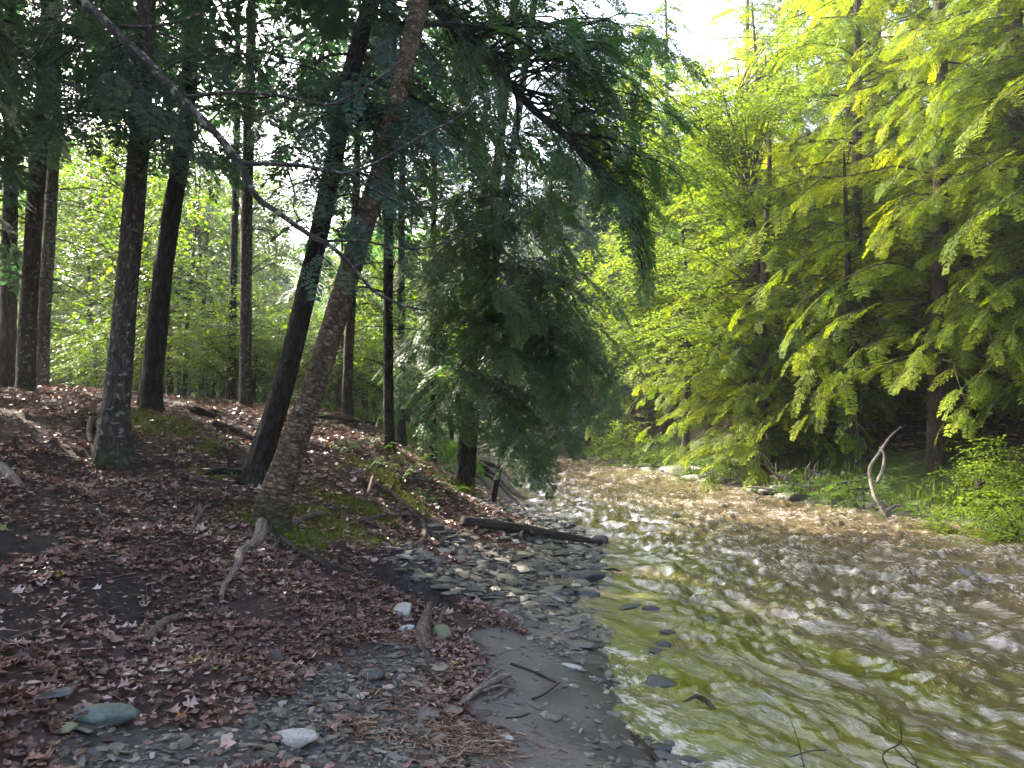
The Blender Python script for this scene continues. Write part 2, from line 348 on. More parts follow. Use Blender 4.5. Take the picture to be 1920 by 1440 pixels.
# terrain sheet: denser near the camera
def axis(lo, hi, n, k):
    a = np.arcsinh(lo/k); b = np.arcsinh(hi/k); return np.sinh(np.linspace(a, b, n))*k
gx = axis(-90, 90, 335, 2.8); gy = axis(-60-4.5, 110-4.5, 335, 3.0)+4.5
X, Y = np.meshgrid(gx, gy); Z = H(X, Y)
nx, ny = len(gx), len(gy)
i = np.arange(ny-1)[:, None]*nx; j = np.arange(nx-1)[None]
Q = np.stack([i+j, i+j+1, i+nx+j+1, i+nx+j], -1).reshape(-1, 4)
sand, moss, dark, grav, green, orange = masks(X.ravel(), Y.ravel(), Z.ravel())
m, t, b, o = newmat('forest_floor')
tc = N(t, 'ShaderNodeTexCoord')
nz1 = N(t, 'ShaderNodeTexNoise', i_Scale=14.0, i_Detail=10.0, i_Roughness=.75); t.links.new(tc.outputs['Object'], nz1.inputs['Vector'])
nz2 = N(t, 'ShaderNodeTexNoise', i_Scale=170.0, i_Detail=4.0, i_Roughness=.7); t.links.new(tc.outputs['Object'], nz2.inputs['Vector'])
vor = N(t, 'ShaderNodeTexVoronoi', i_Scale=24.0); t.links.new(tc.outputs['Object'], vor.inputs['Vector'])
base = ramp(t, [(.3, (.022, .015, .012)), (.5, (.06, .040, .033)), (.68, (.12, .082, .068)), (.8, (.19, .14, .12))], nz1.outputs['Fac'])
def layer(prev, attr, col):
    a = N(t, 'ShaderNodeAttribute', attribute_name=attr); mx = N(t, 'ShaderNodeMix', data_type='RGBA')
    t.links.new(a.outputs['Fac'], mx.inputs[0]); t.links.new(prev, mx.inputs[6]); t.links.new(col, mx.inputs[7]); return mx.outputs[2]
c = layer(base.outputs[0], 'dark', ramp(t, [(.35, (.014, .011, .010)), (.7, (.06, .045, .04))], nz1.outputs['Fac']).outputs[0])
c = layer(c, 'moss', ramp(t, [(.3, (.03, .038, .008)), (.65, (.12, .125, .02))], nz1.outputs['Fac']).outputs[0])
c = layer(c, 'green', ramp(t, [(.3, (.02, .03, .010)), (.7, (.07, .11, .02))], nz1.outputs['Fac']).outputs[0])
c = layer(c, 'gravel', ramp(t, [(0, (.025, .023, .022)), (.5, (.07, .065, .06)), (1, (.13, .125, .12))], vor.outputs['Color']).outputs[0])
c = layer(c, 'orange', ramp(t, [(.3, (.06, .03, .018)), (.7, (.17, .09, .05))], nz1.outputs['Fac']).outputs[0])
c = layer(c, 'sand', ramp(t, [(.3, (.085, .077, .068)), (.5, (.145, .131, .115)), (.72, (.24, .22, .195))], nz2.outputs['Fac']).outputs[0])
wa = N(t, 'ShaderNodeAttribute', attribute_name='wet'); wm = N(t, 'ShaderNodeMix', data_type='RGBA', blend_type='MULTIPLY'); t.links.new(wa.outputs['Fac'], wm.inputs[0]); t.links.new(c, wm.inputs[6]); wm.inputs[7].default_value = (.42, .41, .40, 1)
t.links.new(wm.outputs[2], b.inputs['Base Color']); wr = N(t, 'ShaderNodeMath', operation='MULTIPLY_ADD'); t.links.new(wa.outputs['Fac'], wr.inputs[0]); wr.inputs[1].default_value = -.6; wr.inputs[2].default_value = .9; t.links.new(wr.outputs[0], b.inputs['Roughness']); b.inputs['Specular IOR Level'].default_value = .2
bp1 = N(t, 'ShaderNodeBump', i_Strength=.7, i_Distance=.04); t.links.new(nz1.outputs['Fac'], bp1.inputs['Height'])
bp2 = N(t, 'ShaderNodeBump', i_Strength=.5, i_Distance=.005); t.links.new(nz2.outputs['Fac'], bp2.inputs['Height']); t.links.new(bp1.outputs[0], bp2.inputs['Normal'])
t.links.new(bp2.outputs[0], b.inputs['Normal'])
me = mk_mesh('ground', np.stack([X, Y, Z], -1).reshape(-1, 3), [Q], dict(sand=sand, moss=moss, dark=dark, gravel=grav, green=green, orange=orange, wet=np.where((X.ravel() < 4) & (X.ravel() > -3), 1-sstep(.015, .10, Z.ravel()+fbm(X.ravel()*3, Y.ravel()*3, 2, 88)*.03), 0)), [m], smooth=True)
link('ground', me, kind='structure', label='sloping forest floor of leaf litter, grey sand and shingle beside the creek')

# ------------------------------------------------------------------ water
nr, na = 500, 490
rr_ = np.exp(np.linspace(np.log(2.0), np.log(58), nr)); aa = np.linspace(-.3, .86, na)
A_, R_ = np.meshgrid(aa, rr_); X = R_*np.sin(A_); Y = R_*np.cos(A_)-.3
def water_h(X, Y):
    fx, fy = .50, -.866
    s = X*fx+Y*fy; n = -X*fy+Y*fx
    wp = fbm(X*.5, Y*.5, 2, 40)*.5; wq = fbm(X*1.3, Y*1.3, 2, 39)*.12
    n_ = n+wp*.5+wq; rg = lambda a, b, k: 1-np.abs(perlin(a, b, k))*2
    streak = rg(s*.30+3, n_*1.6, 41)*.022+rg(s*.9, n_*3.4, 42)*.013+rg(s*2.1, n_*7, 48)*.0065+rg(s*6, n_*13, 54)*.0028
    xx = X+wp*.4; yy = Y+fbm(X*.9, Y*.9, 2, 47)*.3
    r1 = rg(xx*1.3, yy*1.5, 43); r2 = rg(xx*2.9+5, yy*3.1, 44); r3 = rg(xx*6.5, yy*7, 45); r4 = rg(xx*15, yy*15, 55)
    mid = np.maximum(.15+.85*sstep(.3, 2.6, (X-.9)*.62+(Y-5.5)*.30), sstep(8, 13, Y))
    sw = perlin(X*.45, Y*.6, 46)
    z = streak*(1.35-.5*mid)+mid*(r1*.048+r2*.046+r3*.028+r4*.011+sw*.055)+(1-mid)*(r2*.01+r3*.006)
    crest = r1*.34+r2*.34+r3*.22+sw*.22
    foam_glint = mid*(.22+.68*sstep(.35, .85, crest))+(1-mid)*(.12+.55*sstep(.025, .045, streak))  # real foam, plus pale sky glints painted on the ripple crests
    return z, foam_glint, s, n_
Z, foam_glint, fs_, fn_ = water_h(X, Y); TH = H(X, Y)
shore = sstep(-.055, -.01, TH)*(1-sstep(.0, .05, TH))
foam_glint = np.maximum(foam_glint, shore*(.45+.75*sstep(-.1, .4, fbm(X*5, Y*5, 3, 51)))*(Y < 5.8))
damp = 1-sstep(-.12, 0, TH); Z = Z*(.25+.75*damp)
keep = (TH < .06)
i = np.arange(nr-1)[:, None]*na; j = np.arange(na-1)[None]
Q = np.stack([i+j, i+j+1, i+na+j+1, i+na+j], -1).reshape(-1, 4)
kf = keep.ravel(); Q = Q[kf[Q].any(1)]
used = np.unique(Q); mp_ = np.full(nr*na, -1); mp_[used] = np.arange(len(used)); Q = mp_[Q]
m, t, b, o = newmat('creek_water')
fl = N(t, 'ShaderNodeAttribute', attribute_name='flow')
n1 = N(t, 'ShaderNodeTexNoise', i_Scale=6.0, i_Detail=6.0, i_Roughness=.65, i_Distortion=.8); t.links.new(fl.outputs['Vector'], n1.inputs['Vector'])
n2 = N(t, 'ShaderNodeTexNoise', i_Scale=26.0, i_Detail=4.0, i_Roughness=.7, i_Distortion=.5); t.links.new(fl.outputs['Vector'], n2.inputs['Vector'])
fa = N(t, 'ShaderNodeAttribute', attribute_name='foam_glint')
m1 = N(t, 'ShaderNodeMath', operation='MULTIPLY_ADD'); t.links.new(n2.outputs['Fac'], m1.inputs[0]); m1.inputs[1].default_value = 1.0; m1.inputs[2].default_value = -.55
m2 = N(t, 'ShaderNodeMath', operation='MULTIPLY_ADD'); t.links.new(fa.outputs['Fac'], m2.inputs[0]); m2.inputs[1].default_value = .26; m2.inputs[2].default_value = -.08
m3 = N(t, 'ShaderNodeMath', operation='ADD'); t.links.new(m1.outputs[0], m3.inputs[0]); t.links.new(m2.outputs[0], m3.inputs[1])
m4 = ramp(t, [(.0, (0, 0, 0)), (.2, (1, 1, 1))], m3.outputs[0])
murk0 = ramp(t, [(.35, (.06, .044, .026)), (.65, (.11, .082, .05))], n1.outputs['Fac'])
reflect_col = ramp(t, [(.35, (.035, .034, .006)), (.65, (.11, .108, .014))], n1.outputs['Fac'])  # yellow-green reflection of sunlit trees painted into the near-bank water colour
sh = N(t, 'ShaderNodeAttribute', attribute_name='reflect_tint'); murk_reflect = N(t, 'ShaderNodeMix', data_type='RGBA'); t.links.new(sh.outputs['Fac'], murk_reflect.inputs[0]); t.links.new(murk0.outputs[0], murk_reflect.inputs[6]); t.links.new(reflect_col.outputs[0], murk_reflect.inputs[7])
mx = N(t, 'ShaderNodeMix', data_type='RGBA'); t.links.new(m4.outputs[0], mx.inputs[0]); t.links.new(murk_reflect.outputs[2], mx.inputs[6]); mx.inputs[7].default_value = (.37, .33, .30, 1)
t.links.new(mx.outputs[2], b.inputs['Base Color'])
ro = N(t, 'ShaderNodeMath', operation='MULTIPLY_ADD'); t.links.new(m4.outputs[0], ro.inputs[0]); ro.inputs[1].default_value = .3; ro.inputs[2].default_value = .05
t.links.new(ro.outputs[0], b.inputs['Roughness']); b.inputs['IOR'].default_value = 1.9; b.inputs['Specular IOR Level'].default_value = .5
b1 = N(t, 'ShaderNodeBump', i_Strength=.45, i_Distance=.035); t.links.new(n1.outputs['Fac'], b1.inputs['Height'])
b2 = N(t, 'ShaderNodeBump', i_Strength=.3, i_Distance=.01); t.links.new(n2.outputs['Fac'], b2.inputs['Height']); t.links.new(b1.outputs[0], b2.inputs['Normal'])
t.links.new(b2.outputs[0], b.inputs['Normal'])
me = mk_mesh('water', np.stack([X, Y, Z], -1).reshape(-1, 3)[used], [Q], dict(foam_glint=foam_glint.ravel()[used], reflect_tint=(1-sstep(.1, 1.9, (X-.9)*.62+(Y-5.5)*.30+fbm(fs_*.5, fn_*2.6, 3, 58)*1.3)).ravel()[used], flow=np.stack([fs_*.45, fn_*1.3, fs_*0], -1).reshape(-1, 3)[used]), [m], smooth=True)
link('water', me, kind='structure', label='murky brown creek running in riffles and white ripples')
print('base', round(time.time()-T0, 1))

# ------------------------------------------------------------------ foliage templates (local +X along the twig, flat in XY)
def rotz(a): c, s = math.cos(a), math.sin(a); return np.array([[c, -s, 0], [s, c, 0], [0, 0, 1.]])
def hemlock_tpl(seed, pairs, per, tl, tw):
    g = np.random.default_rng(seed); Q = []
    def leaf(p, a, l, w_, dz):
        d = np.array([math.cos(a), math.sin(a), dz]); s = np.array([-math.sin(a), math.cos(a), g.uniform(-.35, .35)])
        Q.append([p, p+d*l*.5+s*w_, p+d*l, p+d*l*.5-s*w_])
    for k in range(pairs):
        f = (k+.6)/pairs
        for sd in (-1, 1):
            x0 = f*.95+g.uniform(-.015, .015); p = np.array([x0, 0, -.28*x0*x0])
            L = .37*(1-f)**.75*(.4+.6*min(1, f*4))*g.uniform(.6, 1.3)+.05; a0 = sd*R(g.uniform(42, 60)); dr = g.uniform(-.35, -.05)
            for q in range(per):
                u = (q+.5)/per; pp = p+np.array([math.cos(a0), math.sin(a0), dr*u])*L*u
                for s2 in (-1, 1):
                    leaf(pp, a0+s2*R(g.uniform(28, 50)), tl*(1.15-.5*u)*g.uniform(.8, 1.2), tw, g.uniform(-.3, .05))
            leaf(p+np.array([math.cos(a0), math.sin(a0), dr])*L*.92, a0, tl, tw, -.2)
    Q = np.array(Q); nq = len(Q)
    V = Q.reshape(-1, 3); F = np.arange(nq*4).reshape(-1, 4)
    xs = np.linspace(0, 1, 4); P = np.stack([xs, xs*0, -.28*xs*xs], -1)
    Vw, Pw, _ = tube(P, .009*(1.1-xs), 3, cap=False)
    tint = np.repeat(g.random(nq)*.3+np.clip(V[::4, 0], 0, 1)*.35, 4)
    return dict(V=V, F=F, tint=tint, Vw=Vw, Fw=Pw[0])
def broad_tpl(seed, n, size, lobed=False):
    g = np.random.default_rng(seed); V = []; F = []; T = []; tris = []
    for k in range(n):
        x0 = (k+.7)/n; a = (k % 2*2-1)*R(g.uniform(25, 75)) if k < n-1 else 0
        p = np.array([x0, 0, -.15*x0*x0]); d = np.array([math.cos(a), math.sin(a), g.uniform(-.45, .1)]); d /= np.linalg.norm(d)
        s = np.array([-math.sin(a), math.cos(a), g.uniform(-.5, .5)]); s /= np.linalg.norm(s); up = np.cross(d, s)
        L = size*g.uniform(.7, 1.2); st = p+d*L*.35; b0 = len(V); tn = g.random()
        if lobed:
            out = [(0, 0), (.05, .38), (.3, .26), (.45, .5), (.62, .2), (1, 0), (.62, -.2), (.45, -.5), (.3, -.26), (.05, -.38)]
            V.append(st+d*L*.35)
            for u, v in out: V.append(st+d*L*u+s*L*v+up*(-abs(v)*L*.3))
            m_ = len(out)
            for q in range(m_): tris.append((b0, b0+1+q, b0+1+(q+1) % m_))
            T += [tn]*(m_+1)
        else:
            for u, v in [(0, 0), (.35, .36), (1, 0), (.35, -.36)]: V.append(st+d*L*u+s*L*v+up*(-abs(v)*L*.35))
            tris += [(b0, b0+1, b0+2), (b0, b0+2, b0+3)]; T += [tn]*4
    xs = np.linspace(0, 1, 3); P = np.stack([xs, xs*0, -.15*xs*xs], -1); Vw, Pw, _ = tube(P, .007*(1.1-xs), 3, cap=False)
    return dict(V=np.array(V), F=np.array(tris), tint=np.array(T)*.7, Vw=Vw, Fw=Pw[0])
HI = [hemlock_tpl(s, 9, 6, .09, .0145) for s in range(5)]
MID = [hemlock_tpl(10+s, 9, 4, .105, .019) for s in range(5)]
LO = [hemlock_tpl(20+s, 6, 2, .22, .045) for s in range(3)]
BR = [broad_tpl(30+s, 11, .17) for s in range(4)]
BRL = [broad_tpl(40+s, 9, .24, True) for s in range(3)]
def place(mb, tpls, P, D, S, g, roll=.24, wood=True, tint0=0.0, spread=.35, zs=1.0):
    """instances of twig templates at points P along directions D with scales S, baked into one mesh."""
    P = np.asarray(P, float); D = np.asarray(D, float); S = np.asarray(S, float)
    if len(P) == 0: return
    D = D/np.linalg.norm(D, axis=1)[:, None]
    which = g.integers(0, len(tpls), len(P)); rl = g.normal(0, roll, len(P)); tt = g.random(len(P))
    for k, tp in enumerate(tpls):
        m_ = which == k
        if not m_.any(): continue
        d = D[m_]; up = np.tile([0, 0, 1.], (len(d), 1)); s = np.cross(up, d); s /= np.linalg.norm(s, axis=1)[:, None]+1e-6; u = np.cross(d, s)
        c_, s_ = np.cos(rl[m_])[:, None], np.sin(rl[m_])[:, None]; s2 = s*c_+u*s_; u2 = -s*s_+u*c_
        B = np.stack([d, s2, u2*zs], 1)*S[m_][:, None, None]
        V = np.einsum('mk,nkj->nmj', tp['V'], B)+P[m_][:, None]; n_, mm = V.shape[:2]
        F = (tp['F'][None]+(np.arange(n_)*mm)[:, None, None]).reshape(-1, tp['F'].shape[1])
        ti = np.clip(tp['tint'][None]+(tt[m_][:, None]-.2)*spread+tint0, 0, 1)
        V = V.reshape(-1, 3)
        mb.add(V, [F], 0, tint=ti.ravel(), bk=V*1.0)
        if wood:
            V = (np.einsum('mk,nkj->nmj', tp['Vw'], B)+P[m_][:, None]); mm = V.shape[1]; V = V.reshape(-1, 3)
            F = (tp['Fw'][None]+(np.arange(n_)*mm)[:, None, None]).reshape(-1, 4)
            mb.add(V, [F], 1, tint=np.zeros(len(V)), bk=V)
def limb_curve(a, b, sag=.08, arch=.06, n=8, g=None):
    a = np.asarray(a, float); b = np.asarray(b, float); L = np.linalg.norm(b-a); t_ = np.linspace(0, 1, n)[:, None]
    P = a+(b-a)*t_; P[:, 2] += (4*arch*t_*(1-t_))[:, 0]*L-(sag*t_**3)[:, 0]*L
    if g is not None:
        P[1:-1] += g.normal(0, .012*L, (n-2, 3))
    return P
def leafy_limb(mb, a, b, r0, g, tpls, step=.28, sc_=(.55, .85), f0=.25, sag=.1, arch=.08, droop=-.25, spread_a=50, sides=5, tint0=0., end=True, dens=1, wood=True):
    P = limb_curve(a, b, sag, arch, 9, g); L = np.linalg.norm(np.diff(P, axis=0), axis=1).sum()
    V, F, bk = tube(P, np.linspace(r0, r0*.15+.002, len(P)), sides, cap=False); mb.add(V, F, 1, tint=np.zeros(len(V)), bk=bk)
    n = max(2, int(L*(1-f0)/step*dens)); PS = []; DS = []; SS = []
    for k in range(n):
        f = f0+(1-f0)*(k+g.random())/n; q = f*(len(P)-1); i_ = min(int(q), len(P)-2); fr = q-i_
        p = P[i_]*(1-fr)+P[i_+1]*fr; d = P[i_+1]-P[i_]; d /= np.linalg.norm(d)
        an = (1 if k % 2 else -1)*R(g.uniform(spread_a-22, spread_a+22)); dd = rotz(an)@d; dd[2] = dd[2]*.5+droop*g.uniform(.2, 1.6)
        PS.append(p); DS.append(dd); SS.append(g.uniform(*sc_)*(1.1-.35*f))
    if end:
        d = P[-1]-P[-2]; d /= np.linalg.norm(d); d[2] += droop*.6; PS.append(P[-1]-d*.1); DS.append(d); SS.append(sc_[0])
    place(mb, tpls, PS, DS, SS, g, tint0=tint0, wood=wood)

# ------------------------------------------------------------------ trees
CATS = {}
def tree_root(name, label, cat, base, group=None):
    o = bpy.data.objects.new(name, None); C.objects.link(o); o.location = base; o.empty_display_size = .2
    o['label'] = label; o['category'] = cat
    if group: o['group'] = group
    return o
def trunk_part(root, path, sides, mat, rough=.05, lobes=None, rings=None, name='trunk'):
    """path rows: x,y,z,r ; world"""
    p = np.asarray(path, float); L = np.linalg.norm(np.diff(p[:, :3], axis=0), axis=1).sum()
    s = spline(p, rings or max(8, int(L*7))); mb = MB()
    V, F, bk = tube(s[:, :3], np.maximum(s[:, 3], .003), sides, rough=rough, lobes=lobes); mb.add(V, F, 0, bk=bk)
    me = mb.mesh(name, [mat], True, origin=root.location)
    return link(name, me, root), s
def part(root, mb, name, mats, smooth=False, **kw):
    return link(name, mb.mesh(name, mats, smooth, origin=root.location), root, **kw)
def path_px(rows, extra=None):
    """rows: px,py,d,width px ; first row is the base and is set on the ground"""
    out = []
    for k, (px, py, d, wpx) in enumerate(rows):
        p = PX(px, py, d)
        if k == 0: p[2] = float(H(p[0], p[1]))-.12
        out.append((*p, wpx*.68/2/FPX*d))
    if extra: out += extra(out) if callable(extra) else extra
    return out
def at_z(s, z):
    k = np.argmin(abs(s[:, 2]-z)); return s[k]
def grow_up(out, dz, lean=(0, 0), taper=.35, n=3):
    x, y, z, r = out[-1]; px_, py_, pz_, _ = out[-2]
    dx = (x-px_)/(z-pz_+1e-6)*.6+lean[0]; dy = (y-py_)/(z-pz_+1e-6)*.6+lean[1]
    return [(x+dx*dz*f, y+dy*dz*f, z+dz*f, r*(1-(1-taper)*f)) for f in np.linspace(1/n, 1, n)]
def canopy(mb, s, z0, z1, Lmax, g, tpls=LO, n=26, sc_=(.7, 1.1), step=.4, az=None, tint0=0., sagk=.15, dens=1., top=.35):
    for k in range(n):
        f = (k+g.random())/n; z = z0+(z1-z0)*f; q = at_z(s, z); a = k*2.4+g.uniform(-.4, .4)
        if az is not None: a = g.uniform(*az)
        L = Lmax*(1-(1-top)*f)*g.uniform(.7, 1.1)
        e = q[:3]+np.array([math.cos(a), math.sin(a), g.uniform(-.25, .1)])*L
        leafy_limb(mb, q[:3], e, q[3]*.25+.006, g, tpls, step=step, sc_=sc_, sag=sagk, tint0=tint0, dens=dens)

g = np.random.default_rng(100)
def root_tube(root, pts, w0, w1, mat='root', name='root', lift=.35, sides=8, label=None):
    """pts px,py along the ground"""
    P = []
    for k, (px, py) in enumerate(pts):
        q = ground(px, py); P.append(q)
    P = np.array(P); rr = np.linspace(w0, w1, len(P)); d = P[:, 1]; rad = rr/2/FPX*d
    P[:, 2] += rad*lift
    s = spline(np.hstack([P, rad[:, None]]), max(10, len(P)*7))
    V, F, bk = tube(s[:, :3], np.maximum(s[:, 3], .002), sides, rough=.16)
    mb = MB(); mb.add(V, F, 0, bk=bk)
    return link(name, mb.mesh(name, [M[mat]], True, origin=root.location if root else None), root, label=label)

# --- birch leaning over the bank
rows = [(512,992,6.4,98),(518,940,6.4,84),(545,850,6.4,74),(583,740,6.4,68),(622,620,6.4,64),(655,510,6.5,60),(690,400,6.6,56),(722,290,6.7,54),(745,180,6.8,52),(770,80,6.9,50),(790,-10,7.0,48),(820,-150,7.1,44)]
P = path_px(rows, lambda o: grow_up(o, 4.5, (.02, .02)))
birch = tree_root('birch_tree', 'leaning birch with tan peeling bark, its mossy foot above the gravel beach', 'tree', P[0][:3])
_, s_birch = trunk_part(birch, P, 40, M['birch'], .06, lobes=(.4, 3, 1.0, .32), rings=150)
root_tube(birch, [(492,990),(486,1012),(474,1026),(452,1040),(446,1062),(432,1086),(420,1102),(414,1126)], 25, 9, 'driftwood', lift=.5)
root_tube(birch, [(520,1010),(560,1040),(605,1058),(660,1076)], 19, 10, 'wetlog', lift=.5)
root_tube(birch, [(505,1000),(470,1010),(440,1002),(398,1008)], 16, 5, lift=.5)
root_tube(birch, [(545,985),(600,965),(660,975),(700,985)], 15, 5, 'root', lift=.1)
root_tube(birch, [(520,1020),(500,1035),(455,1030)], 9, 4, lift=.8)
root_tube(birch, [(650,985),(720,968),(770,968),(794,985),(792,1015),(760,1036)], 5, 12, lift=.4)
root_tube(birch, [(690,1000),(720,1005),(760,1008)], 8, 4, lift=.6)
mb = MB(); canopy(mb, s_birch, 5.2, 11, 2.2, g, BR, 22, (.5, .8), .3); part(birch, mb, 'crown', [M['maple_green'], M['bark_dark']])

# --- dark leaning hemlock beside it
rows = [(478,905,7.3,86),(492,850,7.3,66),(520,760,7.3,58),(550,650,7.3,55),(578,530,7.4,52),(602,420,7.5,50),(628,290,7.6,48),(655,150,7.7,46),(688,30,7.8,44),(720,-100,7.9,42)]
P = path_px(rows, lambda o: grow_up(o, 4.5, (.02, 0)))
darkt = tree_root('hemlock_tree', 'nearly black leaning hemlock trunk just behind the tan birch', 'tree', P[0][:3])
_, s_dark = trunk_part(darkt, P, 32, M['bark_dark'], .09, lobes=(.4, 3, 2.2, .35), rings=120)
root_tube(darkt, [(455,897),(430,890),(400,888),(380,893)], 26, 5, 'bark_dark', lift=.4)
mb = MB()
canopy(mb, s_dark, 7.4, 12.0, 2.6, g, LO, 28, (.7, 1.0), .35)
def fill(mb, trunk_s, boxes, g, tpls, step=.25, sc_=(.45, .75), start=None, r0=.014, **kw):
    """boxes: (px0,px1,py0,py1,d0,d1,n) tips; limbs start on the trunk above the tip"""
    for (a0, a1, b0, b1, d0, d1, n) in boxes:
        for k in range(n):
            tip = PX(g.uniform(a0, a1), g.uniform(b0, b1), g.uniform(d0, d1))
            if start is not None: st = np.array(start(tip, g))
            else:
                q = at_z(trunk_s, tip[2]+g.uniform(.0, .9)); st = q[:3]
            leafy_limb(mb, st, tip, r0*g.uniform(.6, 1.2), g, tpls, step=step, sc_=sc_, **kw)
fill(mb, s_dark, [(560,760,170,330,6.0,7.0,7),(430,640,60,260,5.6,7.0,7),(600,760,380,450,5.6,6.4,4),(650,860,20,160,6.2,7.2,5),(700,900,180,330,6.2,7.2,7)], g, HI, f0=.35, dens=.9)
part(darkt, mb, 'crown', [M['hemlock_shade'], M['bark_dark']])

# --- tree with flared mossy foot (left)
rows = [(212,872,7.0,104),(215,800,7.0,76),(224,700,7.0,66),(236,560,7.0,60),(250,400,7.0,56),(262,250,7.05,52),(270,100,7.1,50),(276,-40,7.1,48)]
P = path_px(rows, lambda o: grow_up(o, 6.5))
t3 = tree_root('hemlock_tree', 'grey trunk with lichen spots, flared mossy foot and exposed roots on the left slope', 'tree', P[0][:3])
_, s3 = trunk_part(t3, P, 36, M['bark_grey'], .09, lobes=(.5, 4, .6, .35), rings=130)
root_tube(t3, [(228,820),(238,838),(256,862)], 26, 12, 'bark_grey', lift=.6)
root_tube(t3, [(172,790),(166,815),(172,840),(182,868)], 12, 7, 'root', lift=.8)
root_tube(t3, [(186,800),(192,830),(212,862)], 14, 6, 'root', lift=.6)
root_tube(t3, [(200,850),(240,868),(255,876)], 10, 4, 'root', lift=.4)
mb = MB(); canopy(mb, s3, 6.6, 12, 3.0, g, LO, 30, (.7, 1.1), .35)
fill(mb, s3, [(60,420,0,240,5.4,6.8,11),(200,420,200,290,5.8,6.8,3),(-60,200,-40,160,5.2,6.6,6)], g, HI, f0=.3, dens=.9)
part(t3, mb, 'crown', [M['hemlock_shade'], M['bark_dark']])

rows = [(280,785,9.0,66),(283,740,9.0,56),(292,650,9.0,54),(305,520,9.0,51),(322,400,9.05,48),(340,290,9.1,45),(352,180,9.15,42),(362,40,9.2,40),(372,-80,9.2,38)]
P = path_px(rows, lambda o: grow_up(o, 5.5))
t4 = tree_root('hemlock_tree', 'dark trunk leaning slightly right, on the yellow-green moss patch', 'tree', P[0][:3])
_, s4 = trunk_part(t4, P, 28, M['bark_dark'], .09, lobes=(.3, 4, .2, .3), rings=100)
root_tube(t4, [(310,760),(360,770),(420,790),(480,822)], 16, 9, 'bark_dark', lift=.5)
root_tube(t4, [(360,775),(410,775),(470,800)], 10, 5, 'bark_dark', lift=.5)
mb = MB(); canopy(mb, s4, 7.6, 13, 2.8, g, LO, 26, (.7, 1.1), .35)
fill(mb, s4, [(280,560,60,250,7.2,8.8,9),(330,480,250,300,7.6,8.6,2),(330,600,-60,90,7.0,8.8,5)], g, HI, f0=.3, dens=.9)
part(t4, mb, 'crown', [M['hemlock_shade'], M['bark_dark']])

# --- remaining left trunks
def simple(rows, label, mat, zlo, ztop, Lm, n, up=5, fillb=None, lobes=(.28, 4, .5, .28), sides=18, tp=LO, group=None, leaf='hemlock_shade', cat='tree', name='hemlock_tree'):
    P = path_px(rows, lambda o: grow_up(o, up)); r_ = tree_root(name, label, cat, P[0][:3], group)
    _, s = trunk_part(r_, P, sides, M[mat], .09, lobes=lobes, rings=70)
    mb = MB(); canopy(mb, s, zlo, ztop, Lm, g, tp, n, (.7, 1.1), .4)
    if fillb: fill(mb, s, fillb, g, MID, f0=.3, dens=.85)
    # dead stubs low on the trunk
    for k in range(18):
        q = at_z(s, g.uniform(P[0][2]+1.2, zlo)); a = g.uniform(0, 6.28); L = g.uniform(.25, 1.5)
        Pq = limb_curve(q[:3], q[:3]+np.array([math.cos(a)*L, math.sin(a)*L, g.uniform(-.15, .2)*L]), g=g)
        V, F, bk = tube(Pq, np.linspace(.012, .003, len(Pq)), 4, cap=False); mb.add(V, F, 1, tint=np.zeros(len(V)), bk=bk)
    part(r_, mb, 'crown', [M[leaf], M['bark_dark']])
    return r_, s
simple([(48,738,10,50),(50,640,10,46),(58,500,10,44),(68,350,10,42),(80,200,10,40),(90,60,10,38)], 'thick trunk with reddish lower bark, second from the left edge', 'bark_grey', 5.6, 13, 3.2, 36, 6, [(-40,240,40,260,8,9.6,12)])
simple([(14,712,12,48),(15,600,12,42),(18,450,12,38),(20,300,12,34),(20,150,12,32)], 'dark trunk at the very left edge of the wood', 'bark_dark', 7, 14, 3.2, 30, 6, [(-40,120,120,320,10,11.5,6)])
simple([(78,722,13,36),(82,600,13,34),(92,450,13,32),(100,300,13,30),(104,150,13,28)], 'slimmer trunk half hidden behind the reddish one at left', 'bark_grey', 6.8, 13.5, 2.8, 24, 6)
simple([(460,775,13,38),(460,700,13,33),(461,550,13,31),(463,400,13,30),(466,250,13,29),(470,100,13,27)], 'straight mid-distance trunk left of the dark leaning one', 'bark_grey', 7.2, 13, 2.6, 24, 4, [(400,620,100,240,11,12.6,8)])
simple([(434,752,15.5,24),(436,600,15.5,21),(440,430,15.5,19),(444,250,15.5,18),(446,100,15.5,16)], 'thin trunk close behind the straight one, slightly to its left', 'bark_dark', 8.2, 12, 2, 14, 2)
simple([(650,785,14,31),(652,700,14,27),(657,600,14,25),(662,480,14,24),(668,350,14,22)], 'short visible trunk framed between the leaning birch and the creekside trunks', 'bark_dark', 7.2, 12, 2.2, 16, 2, [(600,800,330,430,12,13.5,5)])
simple([(729,842,11,36),(728,780,11,30),(728,650,11,28),(728,500,11,27),(730,350,11,26),(735,200,11,24)], 'straight dark trunk on the bank crest right of the birch', 'bark_dark', 6.0, 11, 2.4, 22, 3, [(640,860,180,420,9.2,10.6,10)])
simple([(753,803,14,24),(752,700,14,21),(752,560,14,20),(753,400,14,19),(756,250,14,18)], 'thinner dark trunk just right of the straight one on the crest', 'bark_dark', 6.8, 11, 2.0, 16, 2, [(720,900,250,430,12,13.4,6)])
simple([(812,842,14,20),(812,740,14,17),(812,600,14,16),(813,450,14,15),(815,300,14,14)], 'slender trunk standing alone between the crest pair and the creekside hemlock', 'bark_dark', 5.4, 10, 1.8, 16, 2, [(780,900,300,520,12,13.4,6),(700,880,480,740,11,12.8,9)], leaf='hemlock_mid')

